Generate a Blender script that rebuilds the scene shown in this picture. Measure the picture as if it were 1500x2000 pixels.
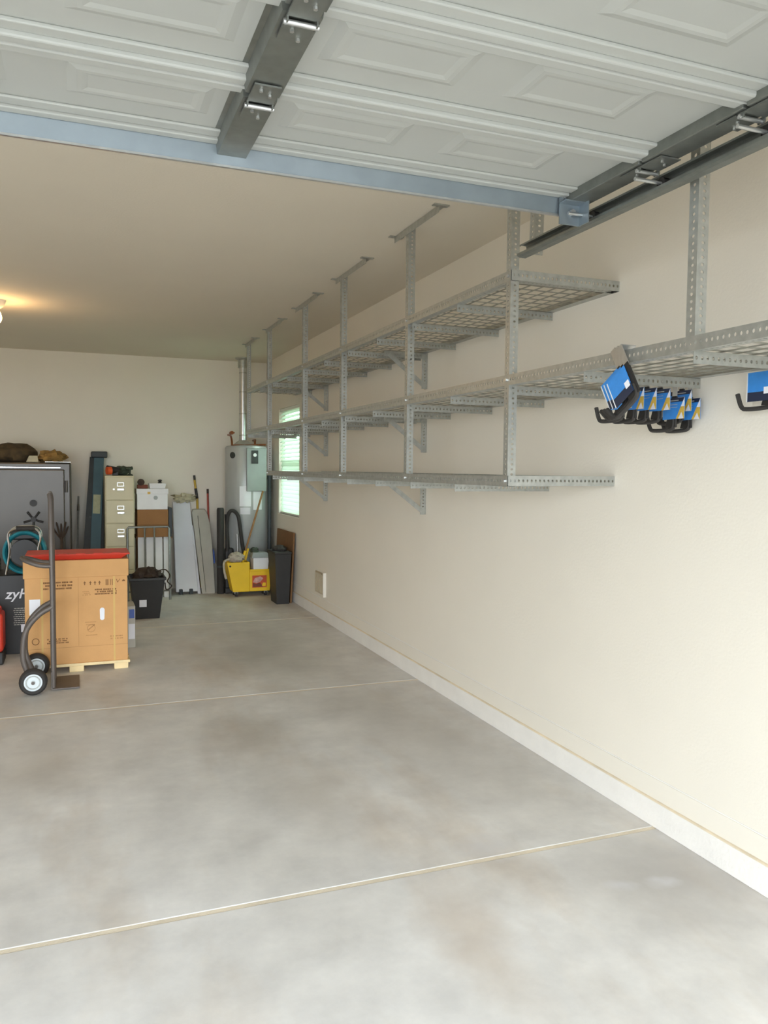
import bpy, bmesh, math, random
from mathutils import Vector, Matrix, noise
random.seed(7)
scene = bpy.context.scene
for o in list(bpy.data.objects):
    bpy.data.objects.remove(o, do_unlink=True)
COL = scene.collection

# ------------------------------------------------------------------ camera
H_CAM = 1.43
YAW, PITCH, ROLL, FPX = 0.3702, -0.0541, 0.0096, 1548.0
cy, sy = math.cos(YAW), math.sin(YAW)
fw = Vector((sy*math.cos(PITCH), cy*math.cos(PITCH), math.sin(PITCH)))
rt = Vector((cy, -sy, 0)); up = rt.cross(fw)
r2 = rt*math.cos(ROLL)+up*math.sin(ROLL); u2 = -rt*math.sin(ROLL)+up*math.cos(ROLL)
cd = bpy.data.cameras.new('camera'); cam = bpy.data.objects.new('camera', cd); COL.objects.link(cam)
cd.sensor_fit = 'VERTICAL'; cd.sensor_height = 24.0; cd.lens = FPX/2000*24.0
cd.clip_start = 0.05; cd.clip_end = 200
cam.matrix_world = Matrix(((r2.x, u2.x, -fw.x, 0), (r2.y, u2.y, -fw.y, 0), (r2.z, u2.z, -fw.z, H_CAM), (0, 0, 0, 1)))
scene.camera = cam

# ------------------------------------------------------------------ daylight
world = bpy.data.worlds.new('overcast_sky'); scene.world = world; world.use_nodes = True
bg = world.node_tree.nodes['Background']
wnt = world.node_tree; wl = wnt.links.new
wtc = wnt.nodes.new('ShaderNodeTexCoord'); wsp = wnt.nodes.new('ShaderNodeSeparateXYZ'); wl(wtc.outputs['Generated'], wsp.inputs[0])
wrp = wnt.nodes.new('ShaderNodeValToRGB')          # overcast sky: a little brighter towards the zenith
wrp.color_ramp.elements[0].color = (.66, .73, .80, 1); wrp.color_ramp.elements[1].color = (.86, .94, 1.03, 1)
wl(wsp.outputs['Z'], wrp.inputs['Fac']); wl(wrp.outputs['Color'], bg.inputs['Color'])
bg.inputs['Strength'].default_value = 10.9
def portal(name, loc, rot, sx, sy_):
    l = bpy.data.lights.new(name, 'AREA'); l.shape = 'RECTANGLE'; l.size = sx; l.size_y = sy_
    l.cycles.is_portal = True
    o = bpy.data.objects.new(name, l); COL.objects.link(o); o.location = loc; o.rotation_euler = rot
portal('door_opening_portal', (-0.85, -0.50, 1.12), (math.pi/2, 0, 0), 4.9, 2.24)
vs = scene.view_settings
vs.view_transform = 'Standard'; vs.look = 'None'; vs.gamma = 1.0; vs.use_curve_mapping = False
vs.exposure = 0.45
scene.cycles.max_bounces = 10; scene.cycles.diffuse_bounces = 8

# ------------------------------------------------------------------ materials
def lin(c):
    return tuple(((v/255)/12.92 if v/255 <= .04045 else ((v/255+.055)/1.055)**2.4) for v in c)
MATS = {}
def mat(name, rgb, rough=.6, metal=0.0, var=.06, scale=8.0, bump=0.0, bscale=60.0, spec=.5, emit=None, estr=0, alpha=None, trans=0):
    m = bpy.data.materials.new(name); m.use_nodes = True
    nt = m.node_tree; b = nt.nodes['Principled BSDF']; c = lin(rgb)
    tc = nt.nodes.new('ShaderNodeTexCoord')
    nz = nt.nodes.new('ShaderNodeTexNoise'); nz.inputs['Scale'].default_value = scale; nz.inputs['Detail'].default_value = 5
    nt.links.new(tc.outputs['Object'], nz.inputs['Vector'])
    rp = nt.nodes.new('ShaderNodeValToRGB')
    rp.color_ramp.elements[0].position = .3; rp.color_ramp.elements[1].position = .7
    rp.color_ramp.elements[0].color = tuple(v*(1-var) for v in c)+(1,)
    rp.color_ramp.elements[1].color = tuple(min(1, v*(1+var)) for v in c)+(1,)
    nt.links.new(nz.outputs['Fac'], rp.inputs['Fac']); nt.links.new(rp.outputs['Color'], b.inputs['Base Color'])
    b.inputs['Roughness'].default_value = rough; b.inputs['Metallic'].default_value = metal
    b.inputs['Specular IOR Level'].default_value = spec
    if trans: b.inputs['Transmission Weight'].default_value = trans
    if bump:
        n2 = nt.nodes.new('ShaderNodeTexNoise'); n2.inputs['Scale'].default_value = bscale; n2.inputs['Detail'].default_value = 4
        nt.links.new(tc.outputs['Object'], n2.inputs['Vector'])
        bp = nt.nodes.new('ShaderNodeBump'); bp.inputs['Strength'].default_value = bump; bp.inputs['Distance'].default_value = .01
        nt.links.new(n2.outputs['Fac'], bp.inputs['Height']); nt.links.new(bp.outputs['Normal'], b.inputs['Normal'])
    if emit:
        b.inputs['Emission Color'].default_value = lin(emit)+(1,); b.inputs['Emission Strength'].default_value = estr
    MATS[name] = m
    return m
mat('wall_paint', (230, 223, 209), .75, bump=.08, bscale=90, var=.015, scale=2)
mat('ceiling_paint', (220, 211, 194), .85, bump=.1, bscale=80, var=.015, scale=2)
mat('curb_paint', (233, 229, 222), .7, bump=.2, bscale=60, var=.03)
mat('caulk', (222, 206, 178), .7, var=.15, scale=5)
mat('joint_filler', (226, 214, 192), .75, var=.1, scale=6, bump=.3, bscale=200)
mat('galvanized', (178, 180, 175), .38, .7, var=.12, scale=35)
mat('galvanized_dark', (134, 137, 132), .42, .75, var=.1, scale=25)
mat('zinc_bright', (205, 206, 205), .3, .85, var=.06, scale=40)
mat('strut_steel', (152, 163, 170), .38, .7, var=.08, scale=10)
mat('door_white', (176, 178, 173), .5, var=.02, scale=4)
mat('wire', (165, 163, 152), .5, .55, var=.1, scale=20)
mat('black_steel', (44, 42, 40), .45, .2, var=.1, scale=10)
mat('black_plastic', (40, 38, 36), .5, var=.1)
mat('black_rubber', (52, 49, 46), .8, var=.1, bump=.2)
mat('truck_grey', (104, 96, 90), .5, .3, var=.08)
mat('wheel_hub', (214, 220, 220), .45, .2, var=.05)
mat('cardboard', (210, 160, 104), .85, var=.05, scale=6, bump=.1, bscale=120)
mat('cardboard_brown', (150, 108, 66), .85, var=.06, scale=6, bump=.1)
mat('carton_strap', (212, 176, 106), .7, var=.04)
mat('box_ink', (126, 88, 52), .85, var=.08)
mat('box_ink_faint', (178, 132, 82), .85, var=.05)
mat('pine', (238, 214, 164), .7, var=.08, scale=14)
mat('red_plastic', (206, 62, 44), .45, var=.06)
mat('white_paper', (236, 236, 240), .7, var=.03)
mat('white_plastic', (228, 228, 228), .5, var=.03)
mat('lavender_white', (222, 221, 226), .55, var=.03, scale=5)
mat('grey_board', (186, 182, 170), .6, var=.05)
mat('beige_steel', (206, 198, 164), .45, var=.04)
mat('ladder_blue', (66, 96, 106), .5, var=.08)
mat('ladder_dark', (52, 58, 60), .55, var=.1)
mat('ladder_label', (170, 172, 140), .6, var=.1, scale=40)
mat('heater_grey', (176, 178, 176), .35, .15, var=.04)
mat('heater_panel', (150, 156, 152), .45, var=.05)
mat('screen_dark', (58, 62, 60), .3, var=.1)
mat('copper', (150, 92, 58), .4, .7, var=.15)
mat('yellow_plastic', (240, 196, 28), .45, var=.04)
mat('wood_handle', (150, 108, 66), .6, var=.15, scale=12)
mat('mop_cotton', (186, 176, 158), .95, var=.2, scale=40, bump=.5)
mat('brown_board', (124, 88, 52), .75, var=.12, scale=10)
mat('safe_grey', (76, 70, 62), .3, .2, var=.04)
mat('camo_brown', (76, 62, 40), .9, var=.45, scale=14, bump=.3)
mat('tan_cloth', (150, 116, 62), .9, var=.35, scale=16, bump=.3)
mat('green_cloth', (64, 74, 60), .8, var=.4, scale=22, bump=.3)
mat('orange_plastic', (222, 92, 40), .5, var=.1)
mat('teal_hose', (28, 122, 134), .4, var=.12, scale=16)
mat('chrome', (215, 217, 218), .18, .95, var=.03)
mat('blue_card', (56, 138, 216), .4, var=.06, scale=60)
mat('navy_card', (36, 44, 66), .45, var=.1)
mat('yellow_print', (216, 176, 74), .5, var=.15, scale=90)
mat('blue_mark', (70, 96, 168), .5, var=.1)
mat('red_brown', (116, 62, 44), .7, var=.2)
mat('dark_brown', (66, 52, 42), .8, var=.3, scale=18, bump=.3)
mat('yellow_grip', (196, 162, 60), .6, var=.1)
mat('red_stick', (168, 78, 62), .6, var=.1)
mat('clear_bag', (190, 182, 152), .5, var=.15, scale=18)
mat('vent_beige', (190, 176, 148), .6, var=.05)
mat('vent_white', (228, 222, 210), .6, var=.03)
mat('print_pink', (206, 160, 146), .6, var=.25, scale=30)
mat('print_red', (200, 84, 44), .6, var=.15)
mat('porcelain', (232, 228, 220), .3, var=.02)
mat('bulb_glow', (255, 190, 100), .4, var=0, emit=(255, 196, 110), estr=28)
mat('blind_slat', (226, 236, 220), .6, var=.02)
mat('vinyl', (226, 228, 216), .5, var=.02)
mat('ground_concrete', (138, 134, 128), .9, var=.06, scale=3)
mat('hedge_leaf', (168, 180, 152), .8, var=.4, scale=9, bump=.4)
# translucent blind slats
m = MATS['blind_slat']; nt = m.node_tree; b = nt.nodes['Principled BSDF']
tl = nt.nodes.new('ShaderNodeBsdfTranslucent'); tl.inputs['Color'].default_value = (.88, .94, .88, 1)
mx = nt.nodes.new('ShaderNodeMixShader'); mx.inputs[0].default_value = .55
nt.links.new(b.outputs[0], mx.inputs[1]); nt.links.new(tl.outputs[0], mx.inputs[2])
nt.links.new(mx.outputs[0], nt.nodes['Material Output'].inputs['Surface'])
# window glass with a green tint
m = bpy.data.materials.new('window_glass'); m.use_nodes = True; nt = m.node_tree; nt.nodes.clear()
out = nt.nodes.new('ShaderNodeOutputMaterial'); tr = nt.nodes.new('ShaderNodeBsdfTransparent'); gl = nt.nodes.new('ShaderNodeBsdfGlossy')
tr.inputs['Color'].default_value = (.76, .84, .78, 1); gl.inputs['Roughness'].default_value = .03
mx = nt.nodes.new('ShaderNodeMixShader'); mx.inputs[0].default_value = .06
nt.links.new(tr.outputs[0], mx.inputs[1]); nt.links.new(gl.outputs[0], mx.inputs[2]); nt.links.new(mx.outputs[0], out.inputs['Surface'])
MATS['window_glass'] = m
# concrete floor: mottled, with stains of their own shape
m = bpy.data.materials.new('floor_concrete'); m.use_nodes = True; nt = m.node_tree; b = nt.nodes['Principled BSDF']; L = nt.links.new
geo = nt.nodes.new('ShaderNodeNewGeometry')
def nznode(scale, detail=6, rough=.6, sc=(1, 1, 1)):
    mp = nt.nodes.new('ShaderNodeMapping'); mp.inputs['Scale'].default_value = sc; L(geo.outputs['Position'], mp.inputs['Vector'])
    n = nt.nodes.new('ShaderNodeTexNoise'); n.inputs['Scale'].default_value = scale; n.inputs['Detail'].default_value = detail
    n.inputs['Roughness'].default_value = rough; L(mp.outputs[0], n.inputs['Vector']); return n
def ramp(src, p0, c0, p1, c1):
    r = nt.nodes.new('ShaderNodeValToRGB'); e = r.color_ramp.elements
    e[0].position = p0; e[0].color = c0; e[1].position = p1; e[1].color = c1; L(src, r.inputs['Fac']); return r
def mixc(fac, a, c, mode='MIX'):
    x = nt.nodes.new('ShaderNodeMix'); x.data_type = 'RGBA'; x.blend_type = mode
    if isinstance(fac, float): x.inputs[0].default_value = fac
    else: L(fac, x.inputs[0])
    for k, v in ((6, a), (7, c)):
        if isinstance(v, tuple): x.inputs[k].default_value = v
        else: L(v, x.inputs[k])
    return x.outputs[2]
n1 = nznode(1.1, 7); n2 = nznode(4.5, 8, .65); n3 = nznode(1.6, 5, .6, (1, .35, 1))
base = ramp(n1.outputs['Fac'], .32, lin((207, 204, 199))+(1,), .66, lin((226, 224, 221))+(1,)).outputs['Color']
warm = ramp(n3.outputs['Fac'], .5, (0, 0, 0, 1), .72, (1, 1, 1, 1)).outputs['Color']
col = mixc(warm, base, lin((204, 194, 182))+(1,))
fine = ramp(n2.outputs['Fac'], .35, (.88, .88, .88, 1), .68, (1.06, 1.06, 1.05, 1)).outputs['Color']
col = mixc(1.0, col, fine, 'MULTIPLY')
def stain(cx, cy_, rx, ry, colr, amt):
    global col
    mp = nt.nodes.new('ShaderNodeMapping'); mp.vector_type = 'POINT'
    mp.inputs['Location'].default_value = (-cx/rx, -cy_/ry, 0); mp.inputs['Scale'].default_value = (1/rx, 1/ry, 0)
    nn = nznode(2.4, 4); sub = nt.nodes.new('ShaderNodeVectorMath'); sub.operation = 'MULTIPLY_ADD'
    L(nn.outputs['Color'], sub.inputs[0]); sub.inputs[1].default_value = (.35, .35, 0); L(geo.outputs['Position'], sub.inputs[2])
    L(sub.outputs[0], mp.inputs['Vector'])
    ln = nt.nodes.new('ShaderNodeVectorMath'); ln.operation = 'LENGTH'; L(mp.outputs[0], ln.inputs[0])
    r = ramp(ln.outputs['Value'], .15, (amt, amt, amt, 1), 1.0, (0, 0, 0, 1))
    col = mixc(r.outputs['Color'], col, lin(colr)+(1,))
for s in ((1.02, 4.25, .36, .55, (156, 147, 134), .42), (1.15, 3.45, .3, .7, (180, 171, 158), .4), (2.1, 2.35, .42, .42, (166, 162, 158), .6),
          (1.30, 2.3, .16, .5, (190, 174, 156), .5), (1.9, 4.2, .55, 1.6, (172, 166, 157), .5), (1.5, 6.2, .6, .9, (158, 152, 142), .45),
          (.0, 4.25, .3, .5, (184, 174, 160), .4), (2.05, 2.32, .07, .05, (222, 222, 228), .4), (1.93, 2.38, .06, .05, (218, 218, 224), .35),
          (1.55, 3.75, .05, .28, (206, 206, 204), .6), (1.62, 2.75, .12, .12, (214, 214, 216), .5)):
    stain(*s)
L(col, b.inputs['Base Color']); b.inputs['Roughness'].default_value = .55; b.inputs['Specular IOR Level'].default_value = .35
bp = nt.nodes.new('ShaderNodeBump'); bp.inputs['Strength'].default_value = .12; bp.inputs['Distance'].default_value = .01
L(n2.outputs['Fac'], bp.inputs['Height']); L(bp.outputs['Normal'], b.inputs['Normal'])
MATS['floor_concrete'] = m

# ------------------------------------------------------------------ builders
ORG = {}
class MB:
    def __init__(s): s.v = []; s.f = []
    def add(s, v, f, M=None):
        k = len(s.v)
        s.v += [tuple(M @ Vector(p)) for p in v] if M else [tuple(p) for p in v]
        s.f += [tuple(i+k for i in q) for q in f]; return s
    def box(s, a, c, M=None):
        (x0, y0, z0), (x1, y1, z1) = a, c
        return s.add([(x0,y0,z0),(x1,y0,z0),(x1,y1,z0),(x0,y1,z0),(x0,y0,z1),(x1,y0,z1),(x1,y1,z1),(x0,y1,z1)],
                     [(0,3,2,1),(4,5,6,7),(0,1,5,4),(1,2,6,5),(2,3,7,6),(3,0,4,7)], M)
    def hexa(s, bot, top):     # eight free corners, each loop counterclockwise from above
        return s.add(list(bot)+list(top), [(0,3,2,1),(4,5,6,7),(0,1,5,4),(1,2,6,5),(2,3,7,6),(3,0,4,7)])
    def beam(s, p0, p1, w, d, wdir=(1, 0, 0)):   # bar of section w (along wdir) x d
        p0 = Vector(p0); p1 = Vector(p1); ax = (p1-p0).normalized(); wv = Vector(wdir); wv = (wv-ax*wv.dot(ax)).normalized(); dv = ax.cross(wv)
        q = [(-w/2, -d/2), (w/2, -d/2), (w/2, d/2), (-w/2, d/2)]
        return s.hexa([p0+wv*a+dv*c for a, c in q], [p1+wv*a+dv*c for a, c in q])
    def tube(s, pts, r, n=8, closed=False, caps=True):
        pts = [Vector(p) for p in pts]; N = len(pts); rings = []
        t0 = (pts[1]-pts[0]).normalized(); ref = Vector((0, 0, 1)) if abs(t0.z) < .9 else Vector((1, 0, 0))
        a = (ref-t0*ref.dot(t0)).normalized(); k = len(s.v)
        for i, p in enumerate(pts):
            if closed: t = (pts[(i+1) % N]-pts[i-1]).normalized()
            else: t = (pts[min(i+1, N-1)]-pts[max(i-1, 0)]).normalized()
            a = (a-t*a.dot(t)).normalized(); c = t.cross(a); rr = r[i] if isinstance(r, (list, tuple)) else r
            for j in range(n):
                an = 2*math.pi*j/n; s.v.append(tuple(p+(a*math.cos(an)+c*math.sin(an))*rr))
        for i in range(N if closed else N-1):
            for j in range(n):
                s.f.append((k+i*n+j, k+i*n+(j+1) % n, k+((i+1) % N)*n+(j+1) % n, k+((i+1) % N)*n+j))
        if not closed and caps:
            s.f.append(tuple(k+j for j in reversed(range(n)))); s.f.append(tuple(k+(N-1)*n+j for j in range(n)))
        return s
    def cyl(s, p0, p1, r, n=16): return s.tube([p0, p1], r, n)
    def lathe(s, prof, c, n=28):    # profile of (r, z) about a vertical axis
        k = len(s.v)
        for r, z in prof:
            for j in range(n):
                an = 2*math.pi*j/n; s.v.append((c[0]+r*math.cos(an), c[1]+r*math.sin(an), c[2]+z))
        for i in range(len(prof)-1):
            for j in range(n): s.f.append((k+i*n+j, k+i*n+(j+1) % n, k+(i+1)*n+(j+1) % n, k+(i+1)*n+j))
        s.f.append(tuple(k+j for j in reversed(range(n)))); s.f.append(tuple(k+(len(prof)-1)*n+j for j in range(n)))
        return s
    def prism(s, poly, ex):       # planar polygon of 3D points, extruded by the vector ex
        n = len(poly); ex = Vector(ex); P = [Vector(p) for p in poly]
        return s.add(P+[p+ex for p in P], [tuple(reversed(range(n))), tuple(range(n, 2*n))]+[(i, (i+1) % n, n+(i+1) % n, n+i) for i in range(n)])
    def tub(s, b, t, z0, z1, th=.006):   # open container: bottom rect b, top rect t as (x0, y0, x1, y1)
        def q(r, z, i): return [(r[0]+i, r[1]+i, z), (r[2]-i, r[1]+i, z), (r[2]-i, r[3]-i, z), (r[0]+i, r[3]-i, z)]
        f = [(3, 2, 1, 0), (12, 13, 14, 15)]
        for k in range(3):
            for j in range(4): f.append((k*4+j, k*4+(j+1) % 4, k*4+4+(j+1) % 4, k*4+4+j))
        return s.add(q(b, z0, 0)+q(t, z1, 0)+q(t, z1, th)+q(b, z0+th, th), f)
    def blob(s, c, r, seed=0, amp=.18, fr=2.2, nu=20, nv=12, flat=None):
        k = len(s.v)
        for i in range(nv+1):
            th = math.pi*i/nv
            for j in range(nu):
                ph = 2*math.pi*j/nu; d = Vector((math.sin(th)*math.cos(ph), math.sin(th)*math.sin(ph), math.cos(th)))
                q = 1+amp*noise.noise(d*fr+Vector((seed*3.1, seed*1.7, 0)))
                p = Vector((c[0]+d.x*r[0]*q, c[1]+d.y*r[1]*q, c[2]+d.z*r[2]*q))
                if flat is not None: p.z = max(p.z, flat)
                s.v.append(tuple(p))
        for i in range(nv):
            for j in range(nu): s.f.append((k+i*nu+j, k+(i+1)*nu+j, k+(i+1)*nu+(j+1) % nu, k+i*nu+(j+1) % nu))
        return s
    def build(s, name, material, parent=None, origin=None, smooth=False, bevel=0, seg=2):
        po = ORG.get(parent, Vector((0, 0, 0))) if parent else Vector((0, 0, 0))
        og = Vector(origin) if origin is not None else (po if parent else None)
        if og is None:
            xs = [v[0] for v in s.v]; ys = [v[1] for v in s.v]; zs = [v[2] for v in s.v]
            og = Vector(((min(xs)+max(xs))/2, (min(ys)+max(ys))/2, min(zs)))
        me = bpy.data.meshes.new(name); me.from_pydata([tuple(Vector(v)-og) for v in s.v], [], s.f); me.validate()
        bm = bmesh.new(); bm.from_mesh(me); bmesh.ops.recalc_face_normals(bm, faces=bm.faces); bm.to_mesh(me); bm.free()
        me.materials.append(MATS[material])
        o = bpy.data.objects.new(name, me); COL.objects.link(o); ORG[o] = og
        if parent: o.parent = parent; o.location = og-po
        else: o.location = og
        if smooth:
            me.polygons.foreach_set('use_smooth', [True]*len(me.polygons))
            try: me.set_sharp_from_angle(angle=math.radians(42))
            except Exception: pass
        if bevel:
            md = o.modifiers.new('bevel', 'BEVEL'); md.width = bevel; md.segments = seg; md.limit_method = 'ANGLE'; md.angle_limit = math.radians(40)
        return o
def tag(o, label=None, cat=None, group=None, kind=None):
    if label: o['label'] = label
    if cat: o['category'] = cat
    if group: o['group'] = group
    if kind: o['kind'] = kind
    return o
def thing(name, loc, label=None, cat=None, group=None, kind=None):
    o = bpy.data.objects.new(name, None); COL.objects.link(o); o.location = loc; o.empty_display_size = .1
    ORG[o] = Vector(loc); return tag(o, label, cat, group, kind)
def copy_tree(o, parent=None):
    c = o.copy(); COL.objects.link(c); c.parent = parent
    if parent: c.matrix_parent_inverse = o.matrix_parent_inverse.copy()
    ORG[c] = ORG[o]
    for ch in list(o.children): copy_tree(ch, c)
    return c
def inst(src, parent, loc):       # a piece that shares its mesh with src
    c = src.copy(); COL.objects.link(c); c.parent = parent
    c.location = Vector(loc)-ORG[parent]; ORG[c] = Vector(loc); return c
def text_mesh(body, size, M, ex=.0006, shear=0.0):
    cu = bpy.data.curves.new('t', 'FONT'); cu.body = body; cu.size = size; cu.extrude = ex; cu.shear = shear; cu.offset = size*.012
    o = bpy.data.objects.new('t', cu); COL.objects.link(o); dg = bpy.context.evaluated_depsgraph_get()
    me = o.evaluated_get(dg).to_mesh(); mb = MB(); mb.add([v.co.copy() for v in me.vertices], [tuple(p.vertices) for p in me.polygons], M)
    o.evaluated_get(dg).to_mesh_clear(); bpy.data.objects.remove(o); return mb
def smooth_path(pts, n=8, closed=False):
    P = [Vector(p) for p in pts]; out = []; N = len(P)
    for i in range(N if closed else N-1):
        a, b_, c, d = (P[(i-1) % N], P[i], P[(i+1) % N], P[(i+2) % N]) if closed else (P[max(i-1, 0)], P[i], P[i+1], P[min(i+2, N-1)])
        for k in range(n):
            t = k/n
            out.append(.5*((2*b_)+(c-a)*t+(2*a-5*b_+4*c-d)*t*t+(3*b_-a-3*c+d)*t**3))
    if not closed: out.append(P[-1])
    return out

# ------------------------------------------------------------------ room shell
XW, XL, YB, YF, HC = 2.165, -3.75, 9.574, -0.50, 2.70
WY0, WY1, WZ0, WZ1 = 8.03, 8.92, .915, 2.10
T = .15
base = MB().box((XL-T, YF-T, -.12), (XW+T, YB+T, -.03)).build('floor', 'ground_concrete', origin=(0, 0, 0)); tag(base, kind='structure')
JW = .022
js = [YF, .16, 2.51, 4.888, 7.28, YB]
for a, c in zip(js[:-1], js[1:]):
    MB().box((XL, a+JW/2, -.05), (XW, c-JW/2, 0)).build('slab', 'floor_concrete', base, bevel=.004)
for y in js[1:-1]:
    MB().box((XL, y-JW/2, -.05), (XW, y+JW/2, -.0015)).build('joint_filler', 'joint_filler', base)
MB().box((-40, -60.0, -.16), (XW+T, YF-.011, -.02)).build('driveway', 'ground_concrete', base)
w = MB()
w.box((XW, YF-T, -.05), (XW+T, WY0, HC+.1)); w.box((XW, WY1, -.05), (XW+T, YB+T, HC+.1))
w.box((XW, WY0, -.05), (XW+T, WY1, WZ0)); w.box((XW, WY0, WZ1), (XW+T, WY1, HC+.1))
tag(w.build('wall_right', 'wall_paint', origin=(0, 0, 0)), kind='structure')
tag(MB().box((XL-T, YB, -.05), (XW, YB+T, HC+.1)).build('wall_back', 'wall_paint', origin=(0, 0, 0)), kind='structure')
tag(MB().box((XL-T, YF-T, -.05), (XL, YB, HC+.1)).build('wall_left', 'wall_paint', origin=(0, 0, 0)), kind='structure')
w = MB()
w.box((XL, YF-T, -.05), (-3.30, YF, HC+.1)); w.box((1.60, YF-T, -.05), (XW, YF, HC+.1)); w.box((-3.30, YF-T, 2.24), (1.60, YF, HC+.1))
tag(w.build('wall_front', 'wall_paint', origin=(0, 0, 0)), kind='structure')
tag(MB().box((XL-1.2, YF-T-1.0, 2.40), (XW+1.0, YF-T, 2.58)).build('shading_eave', 'curb_paint', origin=(0, 0, 0)), kind='structure')   # unseen eave added to keep steep sky light off the near floor
tag(MB().box((XL-T, YF-T, HC), (XW, YB, HC+.1)).build('ceiling', 'ceiling_paint', origin=(0, 0, 0)), kind='structure')
bb = thing('baseboard_right', (XW, 4, 0), kind='structure')
MB().box((XW-.014, YF, 0), (XW, YB, .105)).build('curb', 'curb_paint', bb, bevel=.004)
MB().tube([(XW-.006, YF, .107), (XW-.006, YB, .107)], .006, 6).build('caulk_bead', 'caulk', bb)
MB().box((XW-.005, YF, .105), (XW, YB, .195)).build('screed_strip', 'wall_paint', bb, bevel=.003)
MB().box((XW-.002, YF, .195), (XW, YB, .200)).build('screed_lip', 'curb_paint', bb)

# window with blind, in the right wall
wn = thing('window_1', (XW+.07, (WY0+WY1)/2, WZ0), kind='structure')
fr = MB(); x0, x1 = XW+.06, XW+.12; fw_ = .045
fr.box((x0, WY0, WZ0), (x1, WY1, WZ0+fw_)); fr.box((x0, WY0, WZ1-fw_), (x1, WY1, WZ1))
fr.box((x0, WY0, WZ0+fw_), (x1, WY0+fw_, WZ1-fw_)); fr.box((x0, WY1-fw_, WZ0+fw_), (x1, WY1, WZ1-fw_))
fr.build('window_frame', 'vinyl', wn, bevel=.004)
MB().box((x0, WY0+fw_, 1.475), (x1, WY1-fw_, 1.515)).build('meeting_rail', 'vinyl', wn)
MB().box((x0+.03, WY0+fw_, WZ0+fw_), (x0+.034, WY1-fw_, 1.475)).build('pane', 'window_glass', wn)
MB().box((x0+.03, WY0+fw_, 1.515), (x0+.034, WY1-fw_, WZ1-fw_)).build('pane', 'window_glass', wn)
MB().box((XW-.002, WY0-.01, WZ0-.02), (XW+.06, WY1+.01, WZ0)).build('window_sill', 'wall_paint', wn, bevel=.003)
bl = thing('window_blind', (XW+.03, (WY0+WY1)/2, WZ0), 'white horizontal slat blind hanging in the window behind the shelves', 'blind')
MB().box((XW+.008, WY0+.012, WZ1-.035), (XW+.045, WY1-.012, WZ1-.001)).build('headrail', 'vinyl', bl, bevel=.003)
zz = WZ1-.06; first = None
while zz > WZ0+.03:
    tl_ = math.radians(46 if zz > 1.5 else 74); c, s_ = math.cos(tl_)*.025, math.sin(tl_)*.025
    sl = MB(); xm = XW+.028
    sl.prism([(xm-c, WY0+.015, zz-s_), (xm+c, WY0+.015, zz+s_), (xm+c-.0012, WY0+.015, zz+s_+.002), (xm-c-.0012, WY0+.015, zz-s_+.002)], (0, WY1-WY0-.03, 0))
    sl.build('slat', 'blind_slat', bl); zz -= .0435
MB().box((XW+.014, WY0+.015, WZ0+.004), (XW+.042, WY1-.015, WZ0+.022)).build('bottom_rail', 'vinyl', bl)
# hedge added out of view beyond the window to green its light
hd = thing('hedge', (4.9, 8.4, 0), 'unseen green hedge added outside the window to tint its light', 'hedge')
g = MB(); rnd = random.Random(3)
for i in range(1500):
    p = Vector((4.6+rnd.random()*.7, 6.2+rnd.random()*6.0, rnd.random()*1.2)); d = Vector((rnd.uniform(-1, 1), rnd.uniform(-1, 1), rnd.uniform(-1, 1))).normalized(); e = d.orthogonal().normalized()*.07; d *= .12
    g.add([p, p+d*.5+e, p+d, p+d*.5-e, p+d.cross(e)*.15], [(0, 1, 2, 3), (0, 4, 1), (0, 3, 4)])
tag(g.build('leaves', 'hedge_leaf', hd), kind='stuff')
MB().box((4.75, 6.2, 0), (5.2, 12.2, 1.1)).build('hedge_core', 'hedge_leaf', hd)
MB().box((XW+T, -60, -.16), (40, 30, -.02)).build('side_yard', 'ground_concrete', base)

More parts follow.
